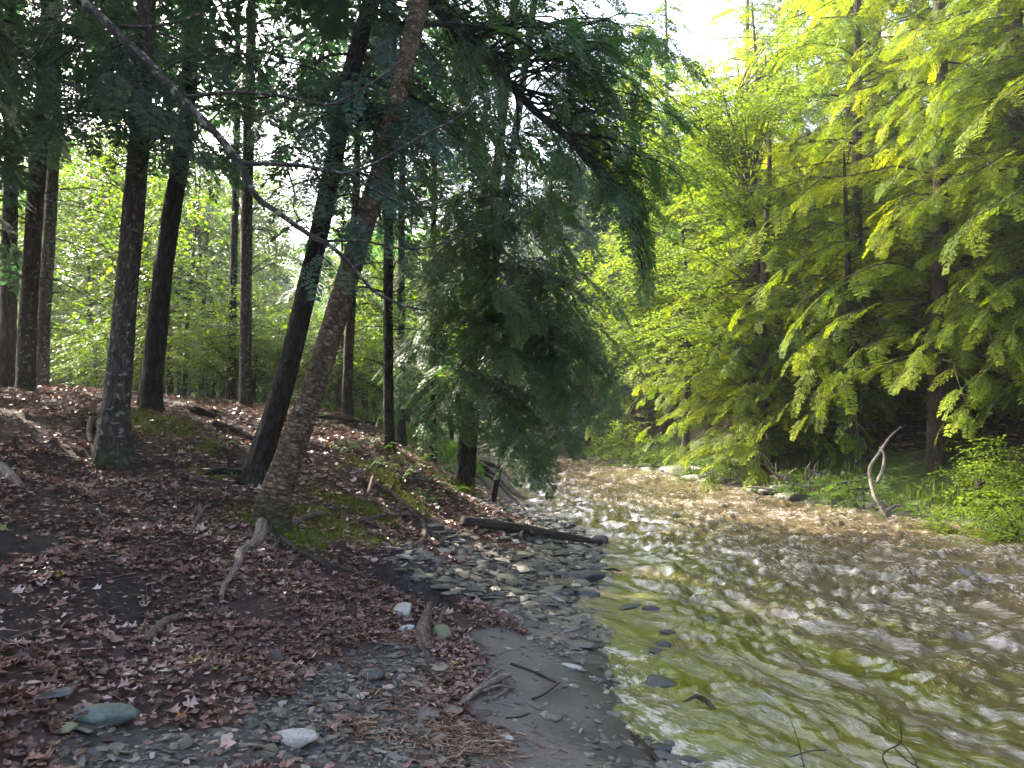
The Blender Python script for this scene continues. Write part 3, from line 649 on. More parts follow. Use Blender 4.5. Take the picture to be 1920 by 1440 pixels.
# --- creekside hemlock pair whose boughs droop over the water
rows = [(868,898,12.2,44),(872,820,12.2,34),(885,680,12.2,30),(905,520,12.2,28),(925,380,12.2,28),(938,260,12.2,27),(950,130,12.2,26),(965,0,12.2,24),(980,-120,12.2,22)]
P = path_px(rows, lambda o: grow_up(o, 1.5)); hc = tree_root('hemlock_tree', 'big creekside hemlock whose dark boughs droop over the water', 'tree', P[0][:3])
_, s12 = trunk_part(hc, P, 18, M['bark_dark'], .05, lobes=(.2, 3, .5, .2), rings=80)
for pts, a_, b_ in (([(900,880),(925,890),(950,912),(975,935),(1012,946)], 14, 6), ([(905,890),(930,905),(955,930),(985,958)], 11, 4), ([(900,870),(935,880),(965,910),(1000,938)], 9, 3), ([(895,895),(915,915),(935,935),(945,958)], 9, 4)):
    root_tube(hc, pts, a_, b_, 'bark_dark', lift=.8)
mb = MB()
fill(mb, s12, [(820,960,330,470,9.6,11.4,9),(930,1090,400,520,9.0,10.6,7),(900,1100,510,640,9.0,10.8,8),(1000,1150,600,720,9.2,10.8,7),(820,1000,600,760,9.6,11.4,8),(930,1090,720,800,9.4,10.8,4),(985,1035,790,840,9.6,10.2,3),(780,930,480,800,10.2,11.8,10),(840,1010,60,340,9.8,11.6,8),(900,1120,250,420,9.4,11,6),(760,900,400,640,9.4,11.4,7),(1040,1160,430,640,8.8,10.4,8),(780,1000,250,460,8.6,10.4,7)], g, MID, f0=.35, dens=1.15, sc_=(.5, .85), droop=-.3, sag=.16, tint0=.1)
part(hc, mb, 'crown', [M['hemlock_mid'], M['bark_dark']])
rows = [(880,900,12.6,30),(890,780,12.6,26),(912,600,12.6,24),(940,420,12.6,23),(965,260,12.6,22),(985,120,12.6,21),(1002,0,12.6,20),(1020,-120,12.6,18)]
P = path_px(rows, lambda o: grow_up(o, 1.0)); h2 = tree_root('hemlock_tree', 'second slim trunk leaning right beside the big creekside hemlock', 'tree', P[0][:3])
_, s13 = trunk_part(h2, P, 14, M['bark_dark'], .05, rings=60)
mb = MB()
fill(mb, s13, [(1000,1200,20,150,9,11,6),(940,1120,180,330,10,11.6,7)], g, MID, f0=.35, dens=.7, sc_=(.5, .8))
part(h2, mb, 'crown', [M['hemlock_shade'], M['bark_dark']])
# small leaning trunk at waterside
rows = [(922,893,12.0,17),(945,840,11.9,14),(975,770,11.8,12),(1003,715,11.6,10),(1040,640,11.3,8),(1075,560,11,6)]
P = path_px(rows); h3 = tree_root('hemlock_sapling', 'small dark leaning trunk at the water edge under the drooping boughs', 'sapling', P[0][:3])
_, s14 = trunk_part(h3, P, 10, M['bark_dark'], .05, rings=30)
mb = MB(); fill(mb, s14, [(1000,1130,560,700,10.6,11.6,6)], g, MID, f0=.3, sc_=(.4, .6)); part(h3, mb, 'crown', [M['hemlock_shade'], M['bark_dark']])

# --- hemlock whose limb hangs across the upper middle: rooted out of view on the left slope, long dark limb from upper centre
rows = [(800,850,10.2,36),(812,700,10.2,10),]
def big_limb(root, rows, mat, sides=9, name='limb', rough=.08, under=None):
    p = [(*PX(a, b_, d), w_/2/FPX*d) for a, b_, d, w_ in rows]; s = spline(p, len(rows)*8)
    V, F, bk = tube(s[:, :3], np.maximum(s[:, 3], .0015), sides, rough=rough); mb = MB(); mb.add(V, F, 0, bk=bk)
    link(name, mb.mesh(name, [M[mat]], True, origin=root.location), under or root); return s
sL = big_limb(darkt, [(735,-130,7.9,26),(810,5,7.7,20),(860,60,7.6,18),(930,130,7.6,16),(1000,205,7.6,15),(1060,255,7.6,14),(1110,310,7.6,12),(1150,370,7.6,9),(1200,420,7.6,6)], 'bark_dark')
mb = MB()
def from_limb(s, lo=0., hi=1.):
    def f(tip, g):
        k = int(np.clip(np.argmin(np.linalg.norm(s[:, :3]-tip, axis=1))-g.integers(2, 9), lo*(len(s)-1), hi*(len(s)-1))); return s[k, :3]
    return f
def limb_back(lo, hi):
    def f(tip, g):
        k = int(np.clip(np.argmin(np.linalg.norm(sL[:, :3]-tip, axis=1))-g.integers(lo, hi), 0, len(sL)-1)); return sL[k, :3]
    return f
fill(mb, None, [(1000,1150,20,200,6.8,8.4,9),(1120,1290,40,200,7.0,8.8,11),(1050,1230,190,320,6.8,8.4,9),(1130,1290,280,400,7.0,8.4,8),(1150,1290,380,480,7.0,8.2,6),(880,1050,60,260,6.8,8.4,8),(860,1010,-60,100,7.2,8.8,7),(1050,1270,-80,70,7.2,9,12),(1160,1290,60,330,7.4,8.6,14),(1020,1240,280,470,7.2,8.8,9),(880,1080,200,420,7.2,8.8,4)], g, MID, start=limb_back(8, 26), f0=.3, dens=.8, sc_=(.35, .62), droop=-.35, sag=.16, step=.24)
fill(mb, s_dark, [(860,1090,-40,160,7.6,9,9),(720,930,60,300,6.6,8,9)], g, MID, f0=.3, dens=.8, sc_=(.4, .65))
part(darkt, mb, 'spray', [M['hemlock_mid'], M['bark_dark']])

# --- bare limb crossing the upper left, from a tree standing just out of view
bx, by = -3.6, 3.4; bz = float(H(bx, by))-.1
off = tree_root('hemlock_tree', 'tree just outside the left edge whose long bare limb crosses the upper left', 'tree', (bx, by, bz))
_, s0 = trunk_part(off, [(bx, by, bz, .24), (bx, by, bz+2, .19), (bx+.05, by+.1, bz+5, .16), (bx+.1, by+.2, bz+9, .07)], 20, M['bark_dark'], .05, lobes=(.2, 4, 0, .25))
q = PX(150, 0, 4.0)
start = np.array([bx+.04, by+.08, 4.95])
pl = [(*start, .05), (*PX(60,-70,3.9), .034), (*PX(150,0,4.0), .026)]
pl += [(*PX(a, b_, d), w_/2/FPX*d) for a, b_, d, w_ in [(215,58,4.0,17),(280,118,4.0,16),(340,185,4.05,15),(400,245,4.1,14),(448,305,4.15,13),(478,365,4.2,12),(520,398,4.25,10),(580,440,4.3,9),(625,465,4.35,8),(665,505,4.4,7),(700,545,4.45,6),(750,570,4.5,5),(800,583,4.5,3)]]
s = spline(pl, 120); V, F, bk = tube(s[:, :3], s[:, 3], 12, rough=.09); mb = MB(); mb.add(V, F, 0, bk=bk)
bare_limb = link('limb', mb.mesh('limb', [M['limb']], True, origin=off.location), off, label='long bare limb with pale lichen, slanting down to the right')
for rw in ([(352,182,4.05,8),(400,176,4.1,7),(470,174,4.2,6.5),(550,184,4.3,6),(615,196,4.4,5.5),(660,178,4.45,4.5),(720,140,4.5,3),(770,100,4.5,2)],
           [(450,306,4.15,9),(510,308,4.2,8),(575,312,4.3,8),(640,325,4.4,7),(690,312,4.5,6),(740,285,4.6,5.5),(800,250,4.7,5),(850,225,4.8,4),(885,190,4.9,3),(890,130,4.9,2)],
           [(612,452,4.35,6),(680,452,4.4,5),(750,466,4.5,4.5),(810,462,4.6,4),(870,440,4.7,3.5),(930,420,4.8,2.5),(990,390,4.8,2)],
           [(225,48,4.0,7),(280,50,4.1,6),(340,38,4.2,5),(400,15,4.3,4),(450,-5,4.3,3)],
           [(245,48,4.1,4),(310,66,4.1,3.5),(370,92,4.2,3),(400,100,4.2,2)],
           [(655,325,4.4,5),(700,355,4.4,4),(750,380,4.5,3.5),(800,388,4.5,3),(850,380,4.6,2)],
           [(540,320,4.2,4),(552,360,4.2,3.5),(552,395,4.2,3),(580,430,4.25,2.5)],
           [(366,205,4.1,5),(372,240,4.1,4),(385,270,4.1,3),(394,290,4.1,2)],
           [(468,170,4.2,3),(478,140,4.2,2.5),(520,100,4.2,2),(570,60,4.3,1.5)],
           [(510,178,4.2,3),(535,140,4.2,2),(560,125,4.2,1.5)],
           [(480,368,4.2,5),(492,384,4.2,4),(497,398,4.2,2)],
           [(740,285,4.6,3),(760,240,4.6,2),(800,200,4.6,2),(850,190,4.6,1.5)],
           [(150,-10,4.0,5),(110,40,3.9,4),(60,110,3.9,3),(10,150,3.8,2)]):
    big_limb(off, rw, 'limb', 6, 'twig', under=bare_limb)
mb = MB()
canopy(mb, s0, 5.4, 9.8, 2.6, g, LO, 26, (.6, .9), .35)
fill(mb, s0, [(-60,120,-60,140,3.9,5.0,7),(120,420,-120,30,4.6,5.8,7)], g, HI, f0=.4, dens=.8, sc_=(.35, .55))
part(off, mb, 'crown', [M['hemlock_shade'], M['bark_dark']])
for (x_, y_, lab, up_) in [(-8.2, 7.6, 'unseen hemlock added outside the left edge to shade the slope', 12), (-11.5, 10.8, 'tall unseen hemlock added further outside the left edge to shade the slope', 15), (-7.2, 4.3, 'unseen hemlock added for shade outside the left edge behind the bare-limbed tree', 11), (-11.2, 6.4, 'unseen hemlock added for shade between the other trees outside the left edge', 13)]:  # unseen trees added to cast shade on the left slope
    z_ = float(H(x_, y_)); r_ = tree_root('hemlock_tree', lab, 'tree', (x_, y_, z_))  # added unseen tree, only there to shade the slope
    _, s_ = trunk_part(r_, [(x_, y_, z_-.1, .26), (x_, y_, z_+2, .2), (x_+.1, y_, z_+6, .15), (x_+.1, y_+.1, z_+up_, .04)], 14, M['bark_dark'], .05, rings=40)
    mb = MB(); canopy(mb, s_, z_+2.8, z_+up_, 3.3, g, LO, 55, (.8, 1.2), .4); part(r_, mb, 'crown', [M['hemlock_shade'], M['bark_dark']])
print('left trees', round(time.time()-T0, 1))

# ------------------------------------------------------------------ right bank
def std_hemlock(seed, Ht, z0, Lmax, tpls, nl, step, leaf, bark, sc_=(.6, .9), tint0=0., side=None, r=.16, droop=-.3):
    g = np.random.default_rng(seed)
    root = bpy.data.objects.new('hemlock_tree', None); C.objects.link(root)
    path = [(0, 0, -.3, r*1.35), (0, 0, .4, r), (g.normal(0, .05), g.normal(0, .05), Ht*.4, r*.75), (g.normal(0, .1), g.normal(0, .1), Ht*.75, r*.4), (0, 0, Ht, .02)]
    _, s = trunk_part(root, path, 14, M[bark], .06, lobes=(.2, 4, 1, .25), rings=50)
    mb = MB()
    for k in range(nl):
        f = ((k+g.random())/nl)**1.45; z = z0+(Ht-z0)*f; q = at_z(s, z); a = k*2.39996+g.uniform(-.3, .3)
        L = (Lmax*(1-f**1.15)+.35)*g.uniform(.6, 1.15)
        if f < .12: L *= .8
        e = q[:3]+np.array([math.cos(a)*L, math.sin(a)*L, L*(.08-.30*(1-f))+g.uniform(-.1, .1)])
        leafy_limb(mb, q[:3], e, .012+.012*L/Lmax, g, tpls, step=step, sc_=sc_, f0=.05, sag=.16, arch=.09, droop=droop, tint0=tint0+g.normal(0, .2))
    part(root, mb, 'crown', [M[leaf], M[bark]])
    return root
def putt(o, x, y, rz, s, label, cat='tree', group=None, sx=None):
    o.location = (x, y, float(H(x, y))); o.rotation_euler = (0, 0, rz); o.scale = (s, s, s*(sx or 1)); o['label'] = label; o['category'] = cat
    if group: o['group'] = group
    return o
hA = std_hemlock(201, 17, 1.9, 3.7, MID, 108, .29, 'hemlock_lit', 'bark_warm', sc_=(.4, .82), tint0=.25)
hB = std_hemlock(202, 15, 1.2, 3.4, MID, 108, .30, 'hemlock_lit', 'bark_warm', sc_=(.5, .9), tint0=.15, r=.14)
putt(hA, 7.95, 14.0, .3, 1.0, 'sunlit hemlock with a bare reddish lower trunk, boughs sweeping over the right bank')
putt(hB, 7.45, 16.2, 1.2, 1.0, 'yellow-green hemlock behind the shadowed stump-like trunk on the right bank')
for (x, y, rz, s, sx, src, lab) in [
    (9.6, 11.6, 2.1, 1.0, 1.1, hB, 'tall dark-limbed hemlock filling the right edge, boughs reaching in from outside the frame'),
    (6.3, 19.6, 3.3, 1.0, .70, hA, 'hemlock with lowest boughs over the dark hollow of the right bank'),
    (10.3, 15.2, 4.0, 1.1, 1.1, hA, 'hemlock up the slope behind the bare reddish trunk'),
    (8.8, 19.5, 5.0, 1.15, 1.2, hB, 'hemlock on the slope behind the one over the dark hollow'),
    (12.2, 18.5, .8, 1.2, 1.2, hA, 'high hemlock on the upper slope at the right edge'),
    (5.2, 25.5, 1.9, 1.05, 1.02, hB, 'hemlock upstream beyond the grassy gravel bar'),
    (8.0, 26.5, 2.9, 1.25, .5, hA, 'tall hemlock upstream, behind the one beyond the gravel bar'),
    (12.6, 11.0, .1, 1.15, 1.1, hB, 'hemlock high on the slope outside the right edge, only its boughs showing'),
    (5.9, 17.4, 2.2, .85, .78, hB, 'smaller hemlock pushing forward over the bank left of the bare trunks'),
    (7.0, 22.0, .4, 1.1, .86, hB, 'hemlock filling the slope behind the leaning maple'),
    (14.5, 14.5, 3.0, 1.2, 1.1, hA, 'hemlock far up the slope, seen through gaps at the right edge'),
    (15.5, 21.5, 1.1, 1.3, 1.1, hB, 'hemlock near the ridge of the right slope'),
    (12.0, 24.5, 4.4, 1.3, 1.2, hB, 'hemlock whose crown meets the sky at the top of the right slope')]:
    putt(copy_tree(src), x, y, rz, s, lab, sx=sx)
he = tree_root('hemlock_tree', 'hemlock just outside the right edge whose near boughs sweep leftward into the picture', 'tree', (9.5, 12.9, float(H(9.5, 12.9))))
z_ = he.location[2]; _, se = trunk_part(he, [(9.5, 12.9, z_-.1, .2), (9.5, 12.9, z_+2, .15), (9.45, 12.9, z_+6, .1), (9.4, 12.9, z_+11, .03)], 14, M['bark_warm'], .05, rings=40)
mb = MB(); fill(mb, se, [(1600,1900,-60,180,11,13.2,11),(1620,1900,180,400,11,13,10),(1680,1920,400,620,10.8,12.8,9),(1800,1960,560,700,10.8,12,3),(1680,1800,-20,300,12,13.4,9),(1680,1800,280,620,12,13.2,9)], g, MID, f0=.3, dens=1.1, step=.2, sc_=(.32, .58), droop=-.35, sag=.14, tint0=.15)
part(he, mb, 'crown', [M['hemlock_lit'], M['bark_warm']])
# far dark hemlocks upstream
hF = std_hemlock(203, 13, 1.0, 3.0, LO, 46, .42, 'far_shade', 'bark_far', sc_=(.8, 1.2), tint0=.1)
k = 0
FAR = [(3.0,29.6),(1.5,34.5),(4.6,31.5),(3.2,33),(5.9,29.5),(5.5,35),(1.0,38.5),(8.5,34),(3.5,42),(7,44),(-1,44),(-4,47),(11,40),(-8,50),(1,51),(5,55),(-3,57),(10,52),(-11,58),(15,33),(17,26),(16,42)]
for (x, y) in FAR:
    o = hF if k == 0 else copy_tree(hF); k += 1
    putt(o, x, y, k*1.7, 1.0+.25*math.sin(k*2.3), 'dark hazy hemlock in the far valley upstream', group='far hemlocks upstream', sx=.98)

for k in range(13):
    x = -33+2.45*k+1.0*math.sin(k*3.1); y = 37+6*math.sin(k*1.9+1)
    putt(copy_tree(hF), x, y, k*1.3, 1.0+.15*math.sin(k*2.7), 'shaded hemlock closing the view at the back of the left wood', group='hemlocks at the back of the left wood', sx=.8)
# broadleaf trees
def broadleaf(seed, Ht, ell, ncl, tpls, leaf, bark='bark_far', sc_=(.45, .75), r=.09, name='maple_tree', nl=10, dirz=-.1, tint0=0., spread=.35):
    """ell: list of (cx,cy,cz,rx,ry,rz) local"""
    g = np.random.default_rng(seed); root = bpy.data.objects.new(name, None); C.objects.link(root)
    path = [(0, 0, -.2, r*1.3), (0, 0, .4, r), (g.normal(0, .1), g.normal(0, .1), Ht*.45, r*.7), (g.normal(0, .15), g.normal(0, .15), Ht*.9, r*.25)]
    _, s = trunk_part(root, path, 8, M[bark], .05, rings=16)
    mb = MB(); PS = []; DS = []; SS = []
    ell = np.array(ell); wts = ell[:, 3]*ell[:, 4]*ell[:, 5]; wts = wts/wts.sum()
    hubs = []
    for k in range(ncl//9+1):
        e = ell[g.choice(len(ell), p=wts)]; v = g.normal(size=3); v /= np.linalg.norm(v); rr = g.random()**.45
        hubs.append((e[:3]+v*rr*e[3:], v))
    for h, v in hubs:
        q = at_z(s, max(.5, h[2]-g.uniform(.2, 1))); Pq = limb_curve(q[:3], h, .0, .08, 6, g)
        V, F, bk = tube(Pq, np.linspace(.014, .004, 6), 3, cap=False); mb.add(V, F, 1, tint=np.zeros(len(V)), bk=bk)
        sp = .22*ell[:, 3:].mean()**.5
        for j in range(9):
            o_ = g.normal(0, sp*1.3, 3)*[1, 1, .45]; a = g.uniform(0, 6.28); PS.append(h+o_); DS.append([math.cos(a)+v[0]*.5, math.sin(a)+v[1]*.5, dirz+g.normal(0, .25)]); SS.append(g.uniform(*sc_))
    place(mb, tpls, PS, DS, SS, g, tint0=tint0, spread=spread)
    part(root, mb, 'crown', [M[leaf], M[bark]])
    return root
# yellow-green maple reaching over the creek, rooted on the right bank upstream
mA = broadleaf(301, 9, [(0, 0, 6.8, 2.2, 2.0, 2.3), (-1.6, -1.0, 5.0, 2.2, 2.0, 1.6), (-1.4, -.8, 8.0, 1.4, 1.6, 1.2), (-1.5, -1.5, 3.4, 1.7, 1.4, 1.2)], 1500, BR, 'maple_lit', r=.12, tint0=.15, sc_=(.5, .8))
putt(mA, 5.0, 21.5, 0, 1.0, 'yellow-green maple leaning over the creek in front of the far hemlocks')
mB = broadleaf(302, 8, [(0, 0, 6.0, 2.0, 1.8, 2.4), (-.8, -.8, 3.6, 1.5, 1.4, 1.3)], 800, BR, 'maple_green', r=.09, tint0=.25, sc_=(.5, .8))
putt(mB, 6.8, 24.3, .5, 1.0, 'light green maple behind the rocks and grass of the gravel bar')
putt(copy_tree(mB), -2.6, 32, 2.2, 1.2, 'pale maple left of the creek bend seen behind the drooping hemlock')
# saplings, left understory
sapA = broadleaf(311, 5.0, [(0, 0, 3.6, 1.6, 1.6, 1.6), (.3, .2, 2.0, 1.5, 1.5, 1.0)], 420, BR, 'maple_green', r=.04, name='maple_sapling', sc_=(.35, .65), tint0=.15, spread=.7)
sapB = broadleaf(312, 3.0, [(0, 0, 1.7, 1.3, 1.3, 1.1), (-.3, .3, .8, 1.3, 1.3, .6)], 300, BR, 'maple_green', r=.025, name='maple_sapling', sc_=(.32, .6), tint0=.2, spread=.7)
sapC = broadleaf(313, 9.0, [(0, 0, 6.5, 2.2, 2.2, 2.6), (.5, -.3, 4.0, 1.6, 1.6, 1.2)], 520, BR, 'maple_green', r=.08, name='maple_tree', sc_=(.55, .9), tint0=.15)
lg = np.random.default_rng(77)
lowspots = []
for k in range(46):
    y = 14.5+21*(k+.5)/46+lg.uniform(-.6, .6); x = lg.uniform(-.74*y, -.09*y)
    if x > -1.8-.05*(y-15): x = -2.2-lg.random()*3
    lowspots.append((x, y))
for k, (x, y) in enumerate(lowspots):
    src = (sapB, sapA, sapB)[k % 3]
    if k > 1 and x > -7.5 and y < 26: src = sapB
    first = (k == 0 and src is sapB) or (k == 1 and src is sapA)
    o = src if first else copy_tree(src)
    putt(o, x, y, lg.uniform(0, 6), lg.uniform(.8, 1.25), 'bright green leafy sapling in the sunlit understory behind the trunks', 'sapling', 'understory saplings')
for k in range(34):
    y = (15+9*k/18) if k < 18 else 30+14*(k-18)/16; x = lg.uniform(-.72*y, -.14*y-.6)
    putt(copy_tree(sapB), x, y, lg.uniform(0, 6), lg.uniform(.55, .85) if k < 18 else lg.uniform(1.0, 1.5), 'low leafy green bush close to the forest floor behind the trunks', 'bush', 'low bushes in the understory')
for k in range(22):
    y = 19+24*(k+.5)/22; x = lg.uniform(-.72*y, -.16*y-1)
    if y < 31: x = min(x, -10.5+(y-19)*.25-lg.random()*2)
    o = sapC if k == 0 else copy_tree(sapC)
    putt(o, x, y, lg.uniform(0, 6), lg.uniform(.85, 1.2), 'taller thin-stemmed maple deep in the left wood', 'tree', 'thin maples deep in the wood')
tg = np.random.default_rng(91)
for k in range(18):
    y = tg.uniform(15.5, 30); x = tg.uniform(-.68*y, -.12*y); z_ = float(H(x, y)); hh = tg.uniform(6, 9); ln = tg.normal(0, .05, 2)
    if x > -8 and y < 27: hh *= .8
    r_ = tree_root('young_tree', 'thin dark stem standing among the sunlit saplings', 'tree', (x, y, z_), 'thin stems in the understory')
    rr0 = tg.uniform(.035, .085)
    _, s_ = trunk_part(r_, [(x, y, z_-.1, rr0), (x+ln[0], y, z_+2, rr0*.85), (x+ln[0]*hh*.6, y+ln[1]*3, z_+hh*.6, rr0*.6), (x+ln[0]*hh, y, z_+hh, .012)], 8, M['bark_far'], .05, rings=20)
    mb = MB(); canopy(mb, s_, z_+2.2, z_+hh-.3, 1.5, tg, BR if k % 2 else LO, 14, (.4, .7), .4, tint0=.1); part(r_, mb, 'crown', [M['maple_green' if k % 2 else 'hemlock_mid'], M['bark_dark']])
# maple boughs on the left bank beside the hemlock (green, mid-distance)
mC = broadleaf(320, 6.5, [(0, 0, 4.2, 1.6, 1.5, 1.8), (.6, -.4, 2.4, 1.2, 1.2, 1.0)], 420, BR, 'maple_green', r=.05, tint0=.3, sc_=(.4, .65))
putt(mC, -2.6, 15.6, 1, .8, 'green maple on the crest behind the creekside hemlock')
putt(copy_tree(mC), -1.6, 26.5, 3, 1.2, 'green maple further upstream on the left bank')
# overhanging maple twigs top centre (dark leaf silhouettes against the sky)
mD = tree_root('maple_tree', 'tall maple on the right bank whose leafy twigs hang by the white sky gap', 'tree', (6.4, 18.4, float(H(6.4, 18.4))))
_, sD = trunk_part(mD, [(6.4, 18.4, .3, .14), (6.0, 18, 4, .11), (5.4, 17.2, 7.3, .06), (5.0, 16.8, 8.8, .015)], 10, M['bark_far'], .05, rings=30)
mb = MB()
for (a0, a1, b0, b1, d0, d1, n) in [(1120,1260,90,260,13,16,16),(1240,1330,80,170,13,15,8),(1290,1520,110,200,12.5,15,18),(1180,1330,180,330,13,15.5,20),(1260,1420,250,420,13,16,20),(1130,1300,420,620,14,16.5,18),(1140,1290,600,700,14.5,17,12),(1470,1600,20,120,14,17,14)]:
    for k in range(n):
        tip = PX(g.uniform(a0, a1), g.uniform(b0, b1), g.uniform(d0, d1)); q = at_z(sD, tip[2]-g.uniform(.3, 1.5))
        leafy_limb(mb, q[:3], tip, .014, g, BR, step=.2, sc_=(.4, .65), f0=.3, sag=.05, arch=.08, droop=-.1, tint0=.2)
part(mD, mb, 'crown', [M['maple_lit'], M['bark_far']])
print('right trees', round(time.time()-T0, 1))
# ------------------------------------------------------------------ extra trunks on the right bank
def bare_trunk(rows, label, mat, up=3):
    P = path_px(rows, lambda o: grow_up(o, up)); r_ = tree_root('hemlock_tree', label, 'tree', P[0][:3])
    _, s = trunk_part(r_, P, 16, M[mat], .06, lobes=(.3, 4, .4, .2), rings=40)
    mb = MB(); canopy(mb, s, P[0][2]+2.2, s[-1, 2]-.3, 1.7, g, MID, 12, (.5, .8), .35, tint0=.15); part(r_, mb, 'crown', [M['hemlock_lit'], M['bark_warm']])
bare_trunk([(1618,858,15.2,36),(1612,800,15.2,26),(1604,740,15.2,22),(1598,660,15.2,20),(1592,560,15.2,18)], 'dark leaning trunk in the shade left of the bare reddish one', 'bark_dark')
bare_trunk([(1720,838,17,28),(1717,780,17,23),(1714,720,17,20),(1712,620,17,18)], 'pale mottled trunk right behind the bare reddish one', 'bark_grey')
bare_trunk([(1778,815,19,22),(1775,760,19,18),(1772,700,19,16),(1770,620,19,15)], 'thin shaded trunk to the right of the bare reddish one', 'bark_dark')

# ------------------------------------------------------------------ stones
def rock_mesh(seed, flat=.35, el=1.6, sub=2, cuts=9, keep=(.55, .9)):
    import bmesh
    g_ = np.random.default_rng(seed); bm = bmesh.new(); bmesh.ops.create_icosphere(bm, subdivisions=sub, radius=1)
    V = np.array([v.co[:] for v in bm.verts])
    V[:, 2] = np.sign(V[:, 2])*np.abs(V[:, 2])**.8
    for k in range(cuts):
        n = g_.normal(size=3); n /= np.linalg.norm(n); d = g_.uniform(*keep); e = V@n-d; V -= np.maximum(e, 0)[:, None]*n
    V *= 1+.05*perlin(V[:, 0]*2.3+seed, V[:, 1]*2.3+V[:, 2], seed)[:, None]
    V *= [el, 1, flat]; V /= np.abs(V[:, 0]).max()
    for v, c_ in zip(bm.verts, V): v.co = c_
    me = bpy.data.meshes.new('stone'); bm.to_mesh(me); bm.free()
    if sub >= 3: me.polygons.foreach_set('use_smooth', np.ones(len(me.polygons), bool))
    return me
BIGR = [rock_mesh(400+k, f, e, 3) for k, (f, e) in enumerate([(.35, 1.7), (.5, 1.3), (.28, 1.9), (.8, 1.1), (.4, 2.4), (.3, 1.4)])]
def setmat(me, mat):
    key = (me.name, mat)
    if key not in CATS:
        c_ = me.copy(); c_.materials.clear(); c_.materials.append(M[mat]); CATS[key] = c_
    return CATS[key]
def rock(px, py, wpx, shape, mat, rz, label, hz=1., group=None, name='stone', sink=.33, tilt=(0, 0), cat='stone', yw=1.):
    p = ground(px, py); s = wpx/2/FPX*p[1]
    if mat == 'stone_wet': hz *= 1.15; sink = .1; p[2] = max(p[2], -.02)
    o = link(name, setmat(BIGR[shape], mat), label=label, cat=cat, group=group)
    zh = np.abs(np.array([v.co.z for v in BIGR[shape].vertices])).max()*s*hz
    o.location = (p[0], p[1], max(p[2]+zh*(1-2*sink), .035-zh*.3 if mat == 'stone_wet' else -9)); o.scale = (s, s*yw, s*hz); o.rotation_euler = (tilt[0], tilt[1], rz); return o
HR = [
 (197,1352,130,4,'stone_teal',.16,'long blue-green boulder with a pale ridged top, half in the leaves at lower left',1.5,1.25),
 (110,1370,85,2,'stone_olive',-.3,'flat olive slab leaning against the blue-green boulder',1.0,1.),
 (95,1305,90,2,'stone_dark',.2,'thin dark slate among leaves at far lower left',.8,1.),
 (130,1280,45,1,'stone_olive',.1,'small yellow-olive stone above the thin slate at lower left',.8,1.),
 (552,1393,105,4,'stone_pale',-.25,'long pale streaked rock at the bottom left of the gravel',1.7,1.2),
 (508,1416,32,3,'stone',.5,'rounded grey cobble just left below the pale streaked rock',1.,1.),
 (515,1240,38,3,'stone_dark',.3,'rounded brown cobble alone in the leaves',.9,1.),
 (482,1242,40,2,'stone',.7,'slim grey stone touching the rounded brown cobble',.8,1.),
 (757,1150,46,3,'stone_pale',-.3,'blocky grey stone with a white top beneath the black hollow',.9,1.),
 (760,1180,36,1,'stone_pale',.3,'low whitish cobble right under the blocky grey stone',.9,1.),
 (829,1197,40,3,'stone_olive',.5,'moss-tinged round stone against the driftwood stump',1.4,1.),
 (697,1268,52,1,'stone_dark',.2,'dark wedge stone on the gravel beside the leaf edge',1.,1.),
 (793,1342,75,0,'stone',-.5,'pale blue-grey flat slab lying at the gravel edge of the sand',.9,1.),
 (842,1330,62,2,'stone',-.1,'flat grey slab touching the pale blue-grey one',.8,1.),
 (945,1386,45,4,'stone_pale',-.5,'pale smooth oblong stone lying on the grey sand',1.2,1.),
 (1000,1325,42,4,'stone',-.9,'upper of two finger-shaped stones end to end on the sand',1.0,1.),
 (1030,1346,46,4,'stone',-.8,'lower of two finger-shaped stones end to end on the sand',1.0,1.),
 (1090,1088,95,0,'stone_dark',-.15,'big dark slate block at the waterline',1.3,1.),
 (1040,1080,60,2,'stone_dark',.2,'blue-grey slab tucked left of the big dark slate block',1.2,1.),
 (1140,1107,62,0,'stone_dark',-.3,'purplish flat slab at the water edge below the dark block',.9,1.),
 (1190,1130,42,5,'stone_olive',-.2,'rusty wet stone at the tip of the slabs, touching the water',1.3,1.),
 (1222,1156,38,2,'stone_wet',-.1,'black stone standing in the shallows nearest the slab tip',2.2,1.),
 (1242,1224,34,1,'stone_wet',-.3,'upper of two wet stones in the shallows beside the sand',.9,1.),
 (1232,1236,40,5,'stone_wet',.1,'lower glossy stone of the pair in the shallows beside the sand',.8,1.),
 (1236,1297,72,0,'stone_wet',-.45,'long dark wet stone at the foamy edge of the sand',1.0,1.),
 (1120,1018,42,1,'stone_dark',-.2,'round-backed dark stone at the creek end of the log',1.5,1.),
 (990,1172,52,2,'stone_dark',-.3,'low dark stone in the shingle above the sand',1.2,1.),
 (1075,1252,44,2,'stone_pale',-.2,'oval pale stone in the small shingle strip on the sand',1.0,1.),
 (960,1112,56,0,'stone_olive',-.5,'greenish long stone in the middle of the shingle',1.1,1.),
 (1086,1210,70,2,'stone',-.6,'long grey slate lying diagonally in the shingle strip',.8,1.),
 (1110,1066,54,2,'stone_dark',.1,'dark slate stacked behind the waterline block',1.2,1.),
 (1175,1190,40,2,'stone_dark',-.2,'thin slate at the wet margin above the shallows',1.,1.),
 (1000,1010,46,0,'stone_dark',.1,'dark stone under the middle of the log',1.,1.),
 (1060,985,48,2,'stone_dark',-.1,'flat stone at the water edge upstream of the log',1.2,1.),
 (450,1275,40,2,'stone_dark',.4,'small slab mostly buried in dead leaves',.6,1.),
 (1020,880,30,1,'stone_wet',0,'low dark boulder breaking the surface far upstream',1.2,1.),
]
